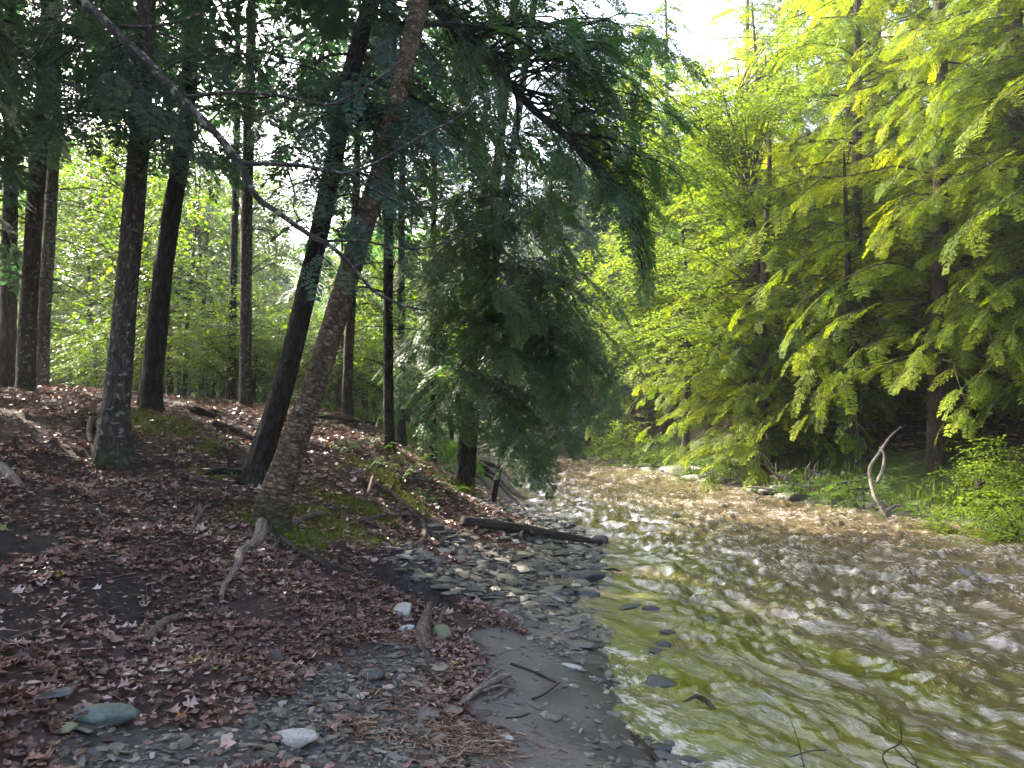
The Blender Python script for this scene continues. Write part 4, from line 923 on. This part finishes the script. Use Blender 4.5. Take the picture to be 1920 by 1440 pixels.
for (px, py, wpx, shp, mat, rz, lab, hz, yw) in HR: rock(px, py, wpx, shp, mat, rz, lab, hz, yw=yw, tilt=(g.normal(0, .08), g.normal(0, .08)))
WL = [(1075,1045),(1095,1062),(1120,1075),(1150,1088),(1165,1110),(1130,1125),(1100,1115),(1075,1100),(1050,1095),(1145,1150),(1120,1160),(1150,1225),(1255,1200),(1010,990),(1040,1030),(1065,1000),(1090,1025),(985,965),(1000,975),(1180,1150),(1325,1178),(1240,1410),(1030,1050),(980,1040),(940,1010),(900,1060),(950,1090),(1010,1120),(1045,1150),(890,1110)]
for k, (px, py) in enumerate(WL):
    wet = px > 1170
    rock(px, py, g.uniform(22, 56), int(g.choice([0, 1, 2, 4, 5])), 'stone_wet' if wet else ('stone_dark', 'stone', 'stone_olive')[k % 3], g.uniform(-.8, .4), 'black stone tip breaking the shallows off the beach' if wet else 'bigger flat slate bedded in the shingle near the waterline', g.uniform(.6, 1.1), 'wet stones in the shallows' if wet else 'bigger slates near the waterline', tilt=(g.normal(0, .12), g.normal(0, .12)))
# rocks lining the far bar
for k in range(30):
    f = k/29; px = 1180+310*f+g.normal(0, 8); py = 884+52*f+g.normal(0, 5)-3
    w_ = g.uniform(30, 64)
    rock(px, py, w_, int(g.choice([0, 1, 2, 4, 5])), 'stone' if k % 3 else 'stone_pale', g.uniform(-.6, .6), 'grey boulder in the line of rocks edging the far gravel bar', g.uniform(1.1, 1.7), 'rocks edging the far gravel bar', cat='boulder', name='boulder')
SMR = [rock_mesh(450+k, .22+.03*k, 1.3+.15*(k % 4), 2, 8) for k in range(7)]
cnt = 0; tries = 0
while cnt < 235 and tries < 4000:
    tries += 1
    u = g.random()
    if u < .72: px = g.uniform(800, 1190); py = g.uniform(950, 1260)
    elif u < .9: px = g.uniform(420, 900); py = g.uniform(1200, 1438)
    else: px = g.uniform(1080, 1330); py = g.uniform(1380, 1438)
    p = ground(px, py); x, y, z = p
    sd, ms, dk, gr, gn, og = [float(v[0]) for v in masks(np.array([x]), np.array([y]), np.array([z]))]
    if z < -.02 or y > 14: continue
    if g.random() > gr*(1-.85*sd): continue
    s = g.uniform(.035, .085)*(1.25 if y > 6 else .75)
    o = link('stone', setmat(SMR[int(g.integers(0, 7))], 'stone_dark' if (x > .75+.1*g.normal() or g.random() < .15) else 'stone'),
             label='small flat slate lying in the shingle between leaf litter and water', cat='stone', group='small slates of the shingle beach')
    o.location = (x, y, z+s*.03); o.scale = (s, s*g.uniform(.7, 1.1), s*g.uniform(.8, 1.5)); o.rotation_euler = (g.normal(0, .15), g.normal(0, .15), g.uniform(-1.2, .3)); cnt += 1
# pebbles (stuff)
def scatter(n, xr, yr, fn, g, view=True):
    x = g.uniform(*xr, n); y = g.uniform(*yr, n)
    if view:
        k = np.abs(x) < y*.74+.4; x, y = x[k], y[k]
    z = H(x, y); k = g.random(len(x)) < fn(x, y, z); return x[k], y[k], z[k]
import bmesh
def ico(sub):
    bm = bmesh.new(); bmesh.ops.create_icosphere(bm, subdivisions=sub, radius=1); V = np.array([v.co[:] for v in bm.verts]); F = np.array([[v.index for v in f.verts] for f in bm.faces]); bm.free(); return V, F
IV, IF = ico(1)
def bake(V0, F0, x, y, z, S, RX, RZ, g, jitter=.25):
    n = len(x); J = V0[None]*(1+g.normal(0, jitter, (n, len(V0), 1)).clip(-.4, .4)) if jitter else np.repeat(V0[None], n, 0)
    V = J*S[:, None, :]
    c_, s_ = np.cos(RX)[:, None], np.sin(RX)[:, None]; yy = V[..., 1]*c_-V[..., 2]*s_; zz = V[..., 1]*s_+V[..., 2]*c_; V = np.stack([V[..., 0], yy, zz], -1)
    c_, s_ = np.cos(RZ)[:, None], np.sin(RZ)[:, None]; xx = V[..., 0]*c_-V[..., 1]*s_; yy = V[..., 0]*s_+V[..., 1]*c_
    V = np.stack([xx+x[:, None], yy+y[:, None], V[..., 2]+z[:, None]], -1)
    F = (F0[None]+(np.arange(n)*len(V0))[:, None, None]).reshape(-1, F0.shape[1])
    return V.reshape(-1, 3), F
def gfn(x, y, z):
    sd, ms, dk, gr, gn, og = masks(x, y, z)
    return np.where(z < -.015, 0, np.clip(gr*(1-.86*sd)*1.0+sd*.05+og*.2, 0, 1))
mb = MB()
for n, xr, yr, sz in ((8000, (-2.2, 1.8), (2.4, 6.5), (.008, .024)), (5500, (-1.6, 1.5), (6, 14), (.02, .06)), (7000, (-2.2, 1.8), (2.4, 4.6), (.003, .011))):
    x, y, z = scatter(n, xr, yr, gfn, g); m_ = len(x); a = g.uniform(*sz, m_)*np.exp(g.normal(0, .25, m_))
    S = np.stack([a*g.uniform(.9, 2.3, m_), a*g.uniform(.5, 1.1, m_), a*g.uniform(.12, .42, m_)], -1)
    V, F = bake(IV, IF, x, y, z+a*.15, S, g.normal(0, .3, m_), g.normal(-.5, 1.0, m_), g, .2)
    mb.add(V, [F], 0, tint=np.repeat(g.random(m_), len(IV)))
x, y, z = scatter(1800, (2.5, 9), (12, 26), lambda x, y, z: ((z > .0) & (z < .28)).astype(float)*.9, g); m_ = len(x); a = g.uniform(.03, .08, m_)
V, F = bake(IV, IF, x, y, z, np.stack([a*1.3, a, a*.5], -1), g.normal(0, .2, m_), g.uniform(0, 6, m_), g, .15); mb.add(V, [F], 0, tint=np.repeat(g.random(m_), len(IV)))
link('pebbles', mb.mesh('pebbles', [M['stone']], False), kind='stuff', label='loose pebbles and slate chips of the beach')
print('stones', round(time.time()-T0, 1))

# ------------------------------------------------------------------ leaf litter
def leaf_shape(kind, seed):
    g_ = np.random.default_rng(seed)
    if kind == 0: out = [(0, 0), (.12, .2), (.25, .12), (.4, .34), (.52, .16), (.68, .3), (.78, .1), (1, 0), (.78, -.1), (.66, -.3), (.52, -.15), (.38, -.33), (.25, -.12), (.12, -.2)]
    elif kind == 1: out = [(0, 0), (.02, .4), (.25, .22), (.42, .55), (.6, .2), (1, 0), (.6, -.2), (.42, -.55), (.25, -.22), (.02, -.4)]
    else: out = [(0, 0), (.25, .2), (.6, .22), (1, 0), (.6, -.22), (.25, -.2)]
    V = np.array([(.4, 0, 0)]+[(u, v, 0) for u, v in out], float); V[:, 0] -= .45
    V[:, 2] = V[:, 1]**2*g_.uniform(.3, 1.8)+V[:, 0]**2*g_.uniform(-.3, 1.0)+g_.normal(0, .05, len(V)); m_ = len(out)
    return V, np.array([(0, 1+q, 1+(q+1) % m_) for q in range(m_)])
LS = [leaf_shape(k, 60+k*7+q) for q in range(3) for k in (0, 1, 2)]
LS[7] = (np.array([(-.5, 0, 0), (-.1, .3, .12), (.5, .05, .1), (.1, -.22, .2)]), np.array([(0, 1, 2), (0, 2, 3)]))   # torn, curled scraps
LS[8] = (np.array([(-.5, 0, .05), (-.05, .2, .18), (.5, 0, .0), (-.1, -.2, .15)]), np.array([(0, 2, 1), (0, 3, 2)]))
def lfn(x, y, z):
    sd, ms, dk, gr, gn, og = masks(x, y, z)
    cl = .92+.9*fbm(x*1.4, y*1.4, 3, 70)
    return np.where((z > .12) & (x < 2.5), np.clip(cl*(1-.93*gr)*(1-.98*sd)*(1-.8*dk)*(1-.72*ms)*(1-.6*gn)+.015, 0, 1), 0)
mb = MB()
for n, xr, yr, sz, kinds in ((22000, (-4.5, 1.2), (2.0, 6.8), (.03, .082), (0, 1, 2, 3, 4, 5)), (26000, (-4.5, 1.2), (2.0, 6.8), (.02, .05), (2, 5, 8, 7)), (24000, (-8, 1.0), (6.8, 15), (.045, .10), (2, 5, 8, 4))):
    x, y, z = scatter(n, xr, yr, lfn, g); kk = g.integers(0, len(kinds), len(x))
    for q, kd in enumerate(kinds):
        m_ = kk == q; c_ = m_.sum(); a = g.uniform(*sz, c_); V0, F0 = LS[kd]
        V, F = bake(V0, F0, x[m_], y[m_], z[m_]+g.uniform(.002, .03, c_), np.stack([a, a*g.uniform(.7, 1.1, c_), a], -1), g.normal(0, .45, c_), g.uniform(0, 6.28, c_), g, 0)
        ti = g.beta(1.6, 2.2, c_); ti = np.where(g.random(c_) < .045, g.uniform(.88, 1, c_), ti*.95); ti = ti*np.clip(.85+.5*fbm(x[m_]*1.3, y[m_]*1.3, 2, 71), .4, 1.2)
        mb.add(V, [F], 0, tint=np.repeat(np.clip(ti, 0, 1), len(V0)))
# litter on the right-hand slope
x, y, z = scatter(9000, (7, 16), (9, 22), lambda x, y, z: (z > .9).astype(float)*.8, g); m_ = len(x); a = g.uniform(.1, .17, m_); V0, F0 = LS[2]
V, F = bake(V0, F0, x, y, z+.02, np.stack([a, a, a], -1), g.normal(0, .5, m_), g.uniform(0, 6.28, m_), g, 0); mb.add(V, [F], 0, tint=np.repeat(g.uniform(.3, .8, m_), len(V0)))
link('fallen_leaves', mb.mesh('fallen_leaves', [M['litter']], False), kind='stuff', label='reddish brown dead leaves covering the slope')

# small litter twigs
mb = MB(); x, y, z = scatter(1500, (-4, 1.2), (2.3, 9), lambda x, y, z: (z > .1)*.8*(1-.85*blob('sand', x, y)), g); m_ = len(x)
TV, TP, _ = tube(np.array([[-.5, 0, 0], [0, .04, .02], [.5, 0, 0.]]), [1, .9, .5], 3, cap=False)
TV = TV*[1, 1, 1]; L = g.uniform(.05, .28, m_); r_ = g.uniform(.0012, .0035, m_)
P0 = np.array([[-.5, 0], [0, .05], [.5, 0]])
ax = np.repeat(np.array([[-.5, 0, 0], [0, .05, .0], [.5, 0, 0.]]), 3, 0); rad = TV-ax; rad[:, 0] = 0
V = ax[None]*L[:, None, None]+rad[None]*r_[:, None, None]; rz = g.uniform(0, 6.28, m_)
V[..., 2] += V[..., 0]*g.normal(0, .15, m_)[:, None]
xx = V[..., 0]*np.cos(rz)[:, None]-V[..., 1]*np.sin(rz)[:, None]+x[:, None]; yy = V[..., 0]*np.sin(rz)[:, None]+V[..., 1]*np.cos(rz)[:, None]+y[:, None]
V = np.stack([xx, yy, V[..., 2]+z[:, None]+.015], -1).reshape(-1, 3); F = (TP[0][None]+(np.arange(m_)*9)[:, None, None]).reshape(-1, 4)
mb.add(V, [F], 0, tint=np.repeat(g.random(m_), 9)); link('twig_litter', mb.mesh('twig_litter', [M['chips']], True), kind='stuff', label='thin dead twigs strewn over the leaf litter')
# orange wood chips / straw
mb = MB(); c_ = []
for (px, py, sp, n) in [(880,1385,.15,300),(850,1410,.12,170),(690,1370,.1,110),(740,1330,.1,60),(845,1265,.10,90),(820,1300,.1,70)]:
    p = ground(px, py); xs = p[0]+g.normal(0, sp, n); ys = p[1]+g.normal(0, sp*.8, n); c_.append(np.stack([xs, ys, np.exp(-((xs-p[0])**2+(ys-p[1])**2)/(2*sp*sp))*sp*.3], -1))
c_ = np.concatenate(c_); m_ = len(c_); x, y = c_[:, 0], c_[:, 1]; z = H(x, y)+c_[:, 2]*g.random(m_)+.006
BV = np.array([[-1, -1, -1], [1, -1, -1], [1, 1, -1], [-1, 1, -1], [-1, -1, 1], [1, -1, 1], [1, 1, 1], [-1, 1, 1.]]); BF = np.array([[0, 3, 2, 1], [4, 5, 6, 7], [0, 1, 5, 4], [1, 2, 6, 5], [2, 3, 7, 6], [3, 0, 4, 7]])
V, F = bake(BV, BF, x, y, z, np.stack([g.uniform(.012, .05, m_), g.uniform(.0015, .005, m_), g.uniform(.001, .003, m_)], -1), g.normal(0, .3, m_), g.normal(-.6, .9, m_), g, 0)
mb.add(V, [F], 0, tint=np.repeat(g.random(m_), 8)); link('wood_chips', mb.mesh('wood_chips', [M['chips']], False), kind='stuff', label='rusty wood chips and straw washed up on the sand edge')

# ------------------------------------------------------------------ logs, sticks, driftwood
def stick(name, rows, mat, label, cat, lift=.6, sides=10, rough=.12, kids=(), group=None, abs_=False):
    P = []
    for (px, py, w_, *dz) in rows:
        p = ground(px, py); r_ = w_/2/FPX*p[1]; P.append((p[0], p[1], p[2]+r_*lift+(dz[0] if dz else 0), r_))
    s = spline(P, max(8, len(P)*7)); V, F, bk = tube(s[:, :3], np.maximum(s[:, 3], .0012), sides, rough=rough); mb = MB(); mb.add(V, F, 0, bk=bk)
    o = link(name, mb.mesh(name, [M[mat]], True), label=label, cat=cat, group=group)
    for kd in kids:
        Q_ = []
        for (px, py, w_, *dz) in kd:
            p = ground(px, py); r_ = w_/2/FPX*p[1]; Q_.append((p[0], p[1], p[2]+r_*lift+(dz[0] if dz else 0), r_))
        s = spline(Q_, max(6, len(Q_)*6)); V, F, bk = tube(s[:, :3], np.maximum(s[:, 3], .001), 6, rough=rough); mb = MB(); mb.add(V, F, 0, bk=bk)
        link('twig', mb.mesh('twig', [M[mat]], True), o)
    return o
stick('log', [(868,988,20,.02),(930,997,18,.03),(1000,1009,17,.04),(1070,1018,14,.03),(1128,1023,9,.02)], 'wetlog', 'dark wet log lying across the shingle to the water', 'log', .8, 16, .08, [[(975,1022,7,.05),(985,1000,8,.08),(1000,1018,5,.1)]])
stick('birch_log', [(272,1206,17),(292,1190,19),(310,1176,18),(342,1160,13)], 'root', 'short broken piece of bark-covered branch in the dead leaves', 'branch', .7, 12, .1)
stick('fallen_branch', [(0,1208,6,.02),(60,1245,6,.03),(110,1268,5,.02),(165,1283,4)], 'wetlog', 'long thin dark stick in the leaves at lower left', 'stick', .8, 6)
stick('fallen_branch', [(958,1248,5),(1000,1263,5),(1042,1282,4)], 'wetlog', 'straight stick lying alone on the grey sand', 'stick', .8, 6)
stick('fallen_branch', [(998,1316,4,.01),(1022,1308,4,.02),(1050,1294,3,.04)], 'wetlog', 'short curved black twig on the sand', 'twig', .8, 6)
stick('fallen_branch', [(948,1350,3),(975,1348,4),(993,1340,3)], 'wetlog', 'small dark twig below the curved one on the sand', 'twig', .8, 6)
stick('fallen_branch', [(876,1258,5),(905,1272,5),(940,1286,5)], 'wetlog', 'dark stick leading into the driftwood bundle', 'stick', .8, 6)
stick('driftwood', [(866,1330,10,.02),(900,1308,13,.03),(935,1290,15,.04),(958,1282,8,.05)], 'driftwood', 'frayed pale driftwood branch at the edge of the sand', 'driftwood', .7, 10, .2, [[(905,1310,6,.03),(935,1302,6,.04),(965,1300,4,.02)], [(915,1300,6,.05),(945,1285,5,.06),(970,1290,3,.03)], [(925,1318,5,.01),(950,1302,5,.02),(962,1292,3,.04)], [(870,1340,5),(885,1350,4),(900,1362,3)], [(890,1318,5,.04),(920,1290,5,.07),(940,1278,3,.08)]])
stick('driftwood_stump', [(798,1222,22,.0),(790,1198,27,.02),(800,1172,18,.05),(806,1152,6,.08)], 'root', 'twisted grey driftwood stump beside the moss-tinged stone', 'driftwood', .4, 14, .35, [[(815,1200,10,.02),(826,1178,9,.06),(838,1160,5,.1)], [(785,1215,10,.01),(800,1228,9,0),(815,1238,6,0)]])
stick('fallen_branch', [(330,1000,7,.01),(355,1010,6,.03),(372,985,6,.06),(388,968,4,.08)], 'root', 'crooked pale root-like twig left of the birch foot', 'twig', .8, 6)
stick('fallen_branch', [(0,890,22,.02),(18,905,20,.02),(38,920,16)], 'driftwood', 'thick stub of weathered branch at the left edge', 'branch', .7, 10)
stick('fallen_branch', [(780,1250,7,.01),(800,1268,9,.02),(822,1290,6)], 'wetlog', 'dark split wood piece near the orange chips', 'stick', .7, 8)
stick('fallen_branch', [(775,1283,14),(795,1296,16),(812,1306,10)], 'driftwood', 'grey wood chunk under the dark split piece', 'wood', .5, 10)
stick('fallen_branch', [(1185,1385,6,.01),(1205,1405,8,.02),(1235,1432,7)], 'wetlog', 'dark stick at the bottom beside the foamy shallows', 'stick', .8, 8)
stick('fallen_branch', [(690,940,7,.05),(705,912,5,.2),(722,908,4,.22)], 'root', 'pale bent dead twig standing on the mossy bank', 'twig', .8, 6)
stick('fallen_branch', [(705,915,6,.04),(735,935,8,.04),(760,955,9,.03),(782,975,7,.02)], 'root', 'dead branch slanting down the mossy bank', 'branch', .8, 8)
stick('fallen_branch', [(1270,1338,6,.03),(1300,1326,7,.05),(1318,1328,7,.055),(1345,1345,6,.03)], 'wetlog', 'arched black branch poking out of the shallows', 'branch', .8, 8)
stick('fallen_branch', [(1285,1330,6,.02),(1310,1345,6,.03),(1335,1352,4,.02)], 'wetlog', 'straight wet stick beneath the arched black branch', 'stick', .8, 6)
stick('fallen_branch', [(560,780,6,.02),(620,790,8,.03),(700,800,8,.02)], 'bark_dark', 'thin fallen branch between the trunks on the crest', 'branch', .8, 6)
stick('fallen_branch', [(400,800,10,.02),(440,815,11,.02),(500,838,8,.01)], 'wetlog', 'dark fallen branch running into the leaning trunks', 'branch', .8, 8)
# dead brush and bleached branch on the right bank
def bank_branch(rows, mat, label, kids, cat='branch', name='dead_branch'):
    P = [(*PX(a, b_, d), w_*(.62 if mat == 'pale_branch' else 1)/2/FPX*d) for a, b_, d, w_ in rows]; o = None
    s = spline(P, len(P)*7); V, F, bk = tube(s[:, :3], s[:, 3], 8, rough=.1); mb = MB(); mb.add(V, F, 0, bk=bk)
    o = link(name, mb.mesh(name, [M[mat]], True), label=label, cat=cat)
    for kd in kids:
        s = spline([(*PX(a, b_, d), w_/2/FPX*d) for a, b_, d, w_ in kd], len(kd)*6); V, F, bk = tube(s[:, :3], np.maximum(s[:, 3], .003), 5); mb = MB(); mb.add(V, F, 0, bk=bk); link('twig', mb.mesh('twig', [M[mat]], True), o)
    return o
bank_branch([(1690,800,13.2,5),(1668,820,13.0,7),(1648,850,12.8,9),(1632,875,12.7,11),(1632,900,12.6,12),(1640,930,12.4,12),(1655,955,12.3,13),(1675,970,12.3,12),(1705,972,12.3,9),(1720,985,12.3,5)], 'pale_branch', 'bleached curving dead branch dipping into the water at the right bank',
 [[(1645,905,12.5,7),(1655,880,12.6,6),(1658,855,12.7,5),(1650,838,12.8,3)], [(1660,960,12.3,7),(1680,948,12.3,6),(1705,955,12.3,5),(1715,968,12.3,3)], [(1675,970,12.3,6),(1690,980,12.2,5),(1700,990,12.2,3)], [(1690,972,12.3,5),(1712,965,12.2,4),(1722,975,12.2,3)], [(1650,950,12.3,6),(1662,968,12.2,5),(1668,985,12.2,3)]])
kids = []
for k in range(34):
    a = g.uniform(1455, 1530) if k < 22 else g.uniform(1540, 1620); b_ = g.uniform(893, 925); d = g.uniform(14.2, 15.2); dx = g.normal(0, 22); dy = g.uniform(-34, -8)
    kids.append([(a, b_, d, 4), (a+dx*.5+g.normal(0, 5), b_+dy*.6, d, 3), (a+dx, b_+dy+g.normal(0, 8), d-.1, 2)])
bank_branch([(1620,900,14.2,6),(1570,905,14.4,8),(1520,912,14.6,9),(1475,905,14.8,7),(1452,895,14.9,4)], 'pale_branch', 'tangled dead brush on the right bank behind the last rocks', kids, 'brush', 'dead_brush')
# twigs sticking up in the nearest water
def near_twig(rows, label, kids):
    return bank_branch(rows, 'wetlog', label, kids, 'twig', 'bare_twig')
near_twig([(1688,1475,3.3,3),(1655,1418,3.3,2.6),(1688,1392,3.3,2.4),(1688,1358,3.3,1.6)], 'forked black twig rising at the bottom edge, the taller right-hand one', [[(1690,1392,3.3,1.8),(1712,1420,3.3,1.5),(1722,1445,3.3,1)], [(1676,1402,3.3,1.8),(1700,1425,3.3,1.4),(1725,1440,3.3,1)]])
near_twig([(1520,1500,3.2,2.6),(1502,1412,3.2,2),(1490,1370,3.2,1.6),(1475,1330,3.2,1.2)], 'thin black twig rising at the bottom edge left of the forked one', [[(1480,1420,3.2,1.5),(1520,1408,3.2,1.4),(1550,1406,3.2,1)]])

# ------------------------------------------------------------------ ferns, grass, shrubs, moss
def fern_tpl(seed):
    g_ = np.random.default_rng(seed); V = []; F = []
    for k in range(8):
        a = k/8*6.28+g_.uniform(-.3, .3); L = g_.uniform(.7, 1.1); lift = g_.uniform(.35, .6)
        for q in range(9):
            u = (q+1)/9.5; p = np.array([math.cos(a)*L*u, math.sin(a)*L*u, lift*math.sin(u*2.5)*.8]); w_ = .26*(1-u)**.7*(.4+min(1, u*3)*.6)
            for sd in (-1, 1):
                an = a+sd*1.25; e = p+np.array([math.cos(an)*w_, math.sin(an)*w_, -.05]); m_ = (p+e)/2; t_ = np.array([math.cos(a), math.sin(a), 0])*.035
                b0 = len(V); V += [p, m_+t_, e, m_-t_]; F.append((b0, b0+1, b0+2, b0+3))
    return np.array(V), np.array(F)
FT = [fern_tpl(k) for k in range(3)]
fmesh = []
for V0, F0 in FT: fmesh.append(mk_mesh('fern', V0, [F0], dict(tint=np.repeat(g.random(len(F0)), 4)), [M['fern']]))
for (px, py, s) in [(640,850,.16),(655,838,.12),(580,905,.1),(700,832,.15),(715,845,.14),(745,862,.18),(770,880,.2),(800,905,.2),(770,850,.16),(830,880,.22),(860,895,.2),(800,938,.16),(845,925,.18),(790,870,.2),(755,900,.16),(730,875,.15),(880,915,.16),(410,840,.14),(630,880,.08),(885,870,.22),(820,850,.2),(555,905,.1),(870,850,.2),(690,880,.14),(600,785,.14),(620,800,.12)]:
    p = ground(px, py); o = link('fern', fmesh[int(g.integers(0, 3))], label='small green fern growing on the shaded creek bank', cat='fern', group='ferns on the left bank'); o.location = p; o.scale = (s*1.75,)*3; o.rotation_euler = (g.normal(0, .2), g.normal(0, .2), g.uniform(0, 6))
# grass
def grassmesh(name, pts, h, w_, g, label, mat='grass', per=7, lean=.5):
    x, y, z = pts; n = len(x)*per; x = np.repeat(x, per)+g.normal(0, .05, n); y = np.repeat(y, per)+g.normal(0, .05, n); z = np.repeat(z, per)-.01
    hh = g.uniform(.4, 1, n)*h; a = g.uniform(0, 6.28, n); l_ = g.uniform(0, lean, n)*hh
    p = np.stack([x, y, z], -1); s_ = np.stack([-np.sin(a), np.cos(a), a*0], -1)*w_; d = np.stack([np.cos(a), np.sin(a), a*0], -1)
    up = np.array([0, 0, 1.])
    m_ = p+d*l_[:, None]*.35+up*hh[:, None]*.6; t_ = p+d*l_[:, None]+up*hh[:, None]
    V = np.stack([p-s_, p+s_, m_+s_*.8, m_-s_*.8, t_], 1).reshape(-1, 3); b0 = (np.arange(n)*5)[:, None]
    me = mk_mesh(name, V, [np.array([[0, 1, 2, 3]])+b0, np.array([[3, 2, 4]])+b0], dict(tint=np.repeat(g.random(n), 5)), [M[mat]])
    return link(name, me, kind='stuff', label=label)
pts = scatter(5200, (2, 11), (9.5, 30), lambda x, y, z: np.where((z > .07) & (z < .55+.2*np.sin(x*3)), .8, 0)*np.clip(.6+fbm(x*.9, y*.9, 2, 80), 0, 1), g)
grassmesh('grass', pts, .27, .012, g, 'sunlit grass and weeds on the far bank and gravel bar', per=8)
pts = scatter(5500, (-24, -.5), (13.5, 34), lambda x, y, z: sstep(14, 17, y)*.8*(z > .3), g)
grassmesh('undergrowth', pts, .32, .022, g, 'bright green undergrowth on the forest floor behind the trunks', mat='fern', per=5, lean=1.0)
x, y, z = scatter(16000, (-6, 1), (4, 13), lambda x, y, z: np.clip(masks(x, y, z)[1]+.35*(blob('moss', x, y) > .12)*(fbm(x*4, y*4, 2, 90) > .1), 0, 1)*(z > .15), g)
grassmesh('moss', (x, y, z), .045, .006, g, 'yellow-green moss cushions on roots and soil', mat='moss', per=7, lean=1.2)
# leafy weeds / shrubs
shA = broadleaf(331, 1.0, [(0, 0, .7, .8, .7, .5), (.5, .1, .5, .6, .5, .4)], 190, BR, 'maple_lit', r=.015, name='shrub', sc_=(.28, .5), tint0=.3)
shB = broadleaf(332, 1.0, [(0, 0, .45, .6, .6, .35)], 110, BR, 'fern', r=.012, name='shrub', sc_=(.2, .38), tint0=.3)
SH = [(1840,965,10.4,.62,'A','yellow-green shrub mound spilling over the right bank to the water'),(1900,960,10.2,.8,'A','bright shrub cut by the right edge at the waterline'),(1760,950,11.0,.6,'A','smaller bright shrub left of the big mound'),
      (1180,838,23,1.2,'A','leafy bush standing up behind the far gravel bar'),(1130,850,25,.9,'B','low bush at the upstream end of the gravel bar'),(1240,860,21,.8,'B','weedy clump on the gravel bar beside the leafy bush'),
      (1300,880,19,.8,'B','weedy clump halfway along the gravel bar'),(1370,895,17.5,.8,'B','weedy clump at the shaded end of the gravel bar'),(1560,925,13.8,.7,'B','weeds beside the dead brush'),(1620,935,13.2,.8,'B','weeds left of the bleached branch'),
      (1720,940,12,.6,'B','weeds right of the bleached branch foot'),(1850,890,11.8,.9,'A','upper shrub above the big bright mound'),(1920,880,11.5,1.0,'A','upper shrub at the right edge'),(1490,915,14.8,.7,'B','weeds among the last rocks')]
fA = fB = True
for (px, py, d, s, t_, lab) in SH:
    src = shA if t_ == 'A' else shB
    if (t_ == 'A' and fA) or (t_ == 'B' and fB):
        o = src
        if t_ == 'A': fA = False
        else: fB = False
    else: o = copy_tree(src)
    p = PX(px, py, d); putt(o, p[0], p[1], g.uniform(0, 6), s, lab, 'shrub')
# leafy seedlings on the left bank
print('all', round(time.time()-T0, 1), sum(len(m_.polygons) for m_ in bpy.data.meshes))
tt = 0
for m_ in bpy.data.meshes:
    if m_.users: tt += len(m_.loops)-2*len(m_.polygons)
print('TRIS', tt)

V_ = np.array([v for me_ in [bpy.data.objects['ground'].data] for v in [(min(p.co.z for p in me_.vertices), max(p.co.z for p in me_.vertices))]])
lo_, hi_ = float(V_[0, 0])-1.0, float(V_[0, 1])+1.0
print('terrain z', V_)
hb = np.array([[x_, y_, z_] for z_ in (lo_, hi_) for (x_, y_) in ((-95, -66), (95, -66), (95, 116), (-95, 116))])
hm_ = bpy.data.materials.new('haze'); hm_.use_nodes = True; ht = hm_.node_tree; ht.nodes.clear()
ho = ht.nodes.new('ShaderNodeOutputMaterial'); hv = ht.nodes.new('ShaderNodeVolumePrincipled'); hv.inputs['Density'].default_value = .0016; hv.inputs['Color'].default_value = (.93, .96, 1, 1); hv.inputs['Anisotropy'].default_value = .55
ht.links.new(hv.outputs[0], ho.inputs['Volume'])
link('haze', mk_mesh('haze', hb, [BF], mats=[hm_]), kind='stuff', label='thin sunlit morning haze in the air of the valley')
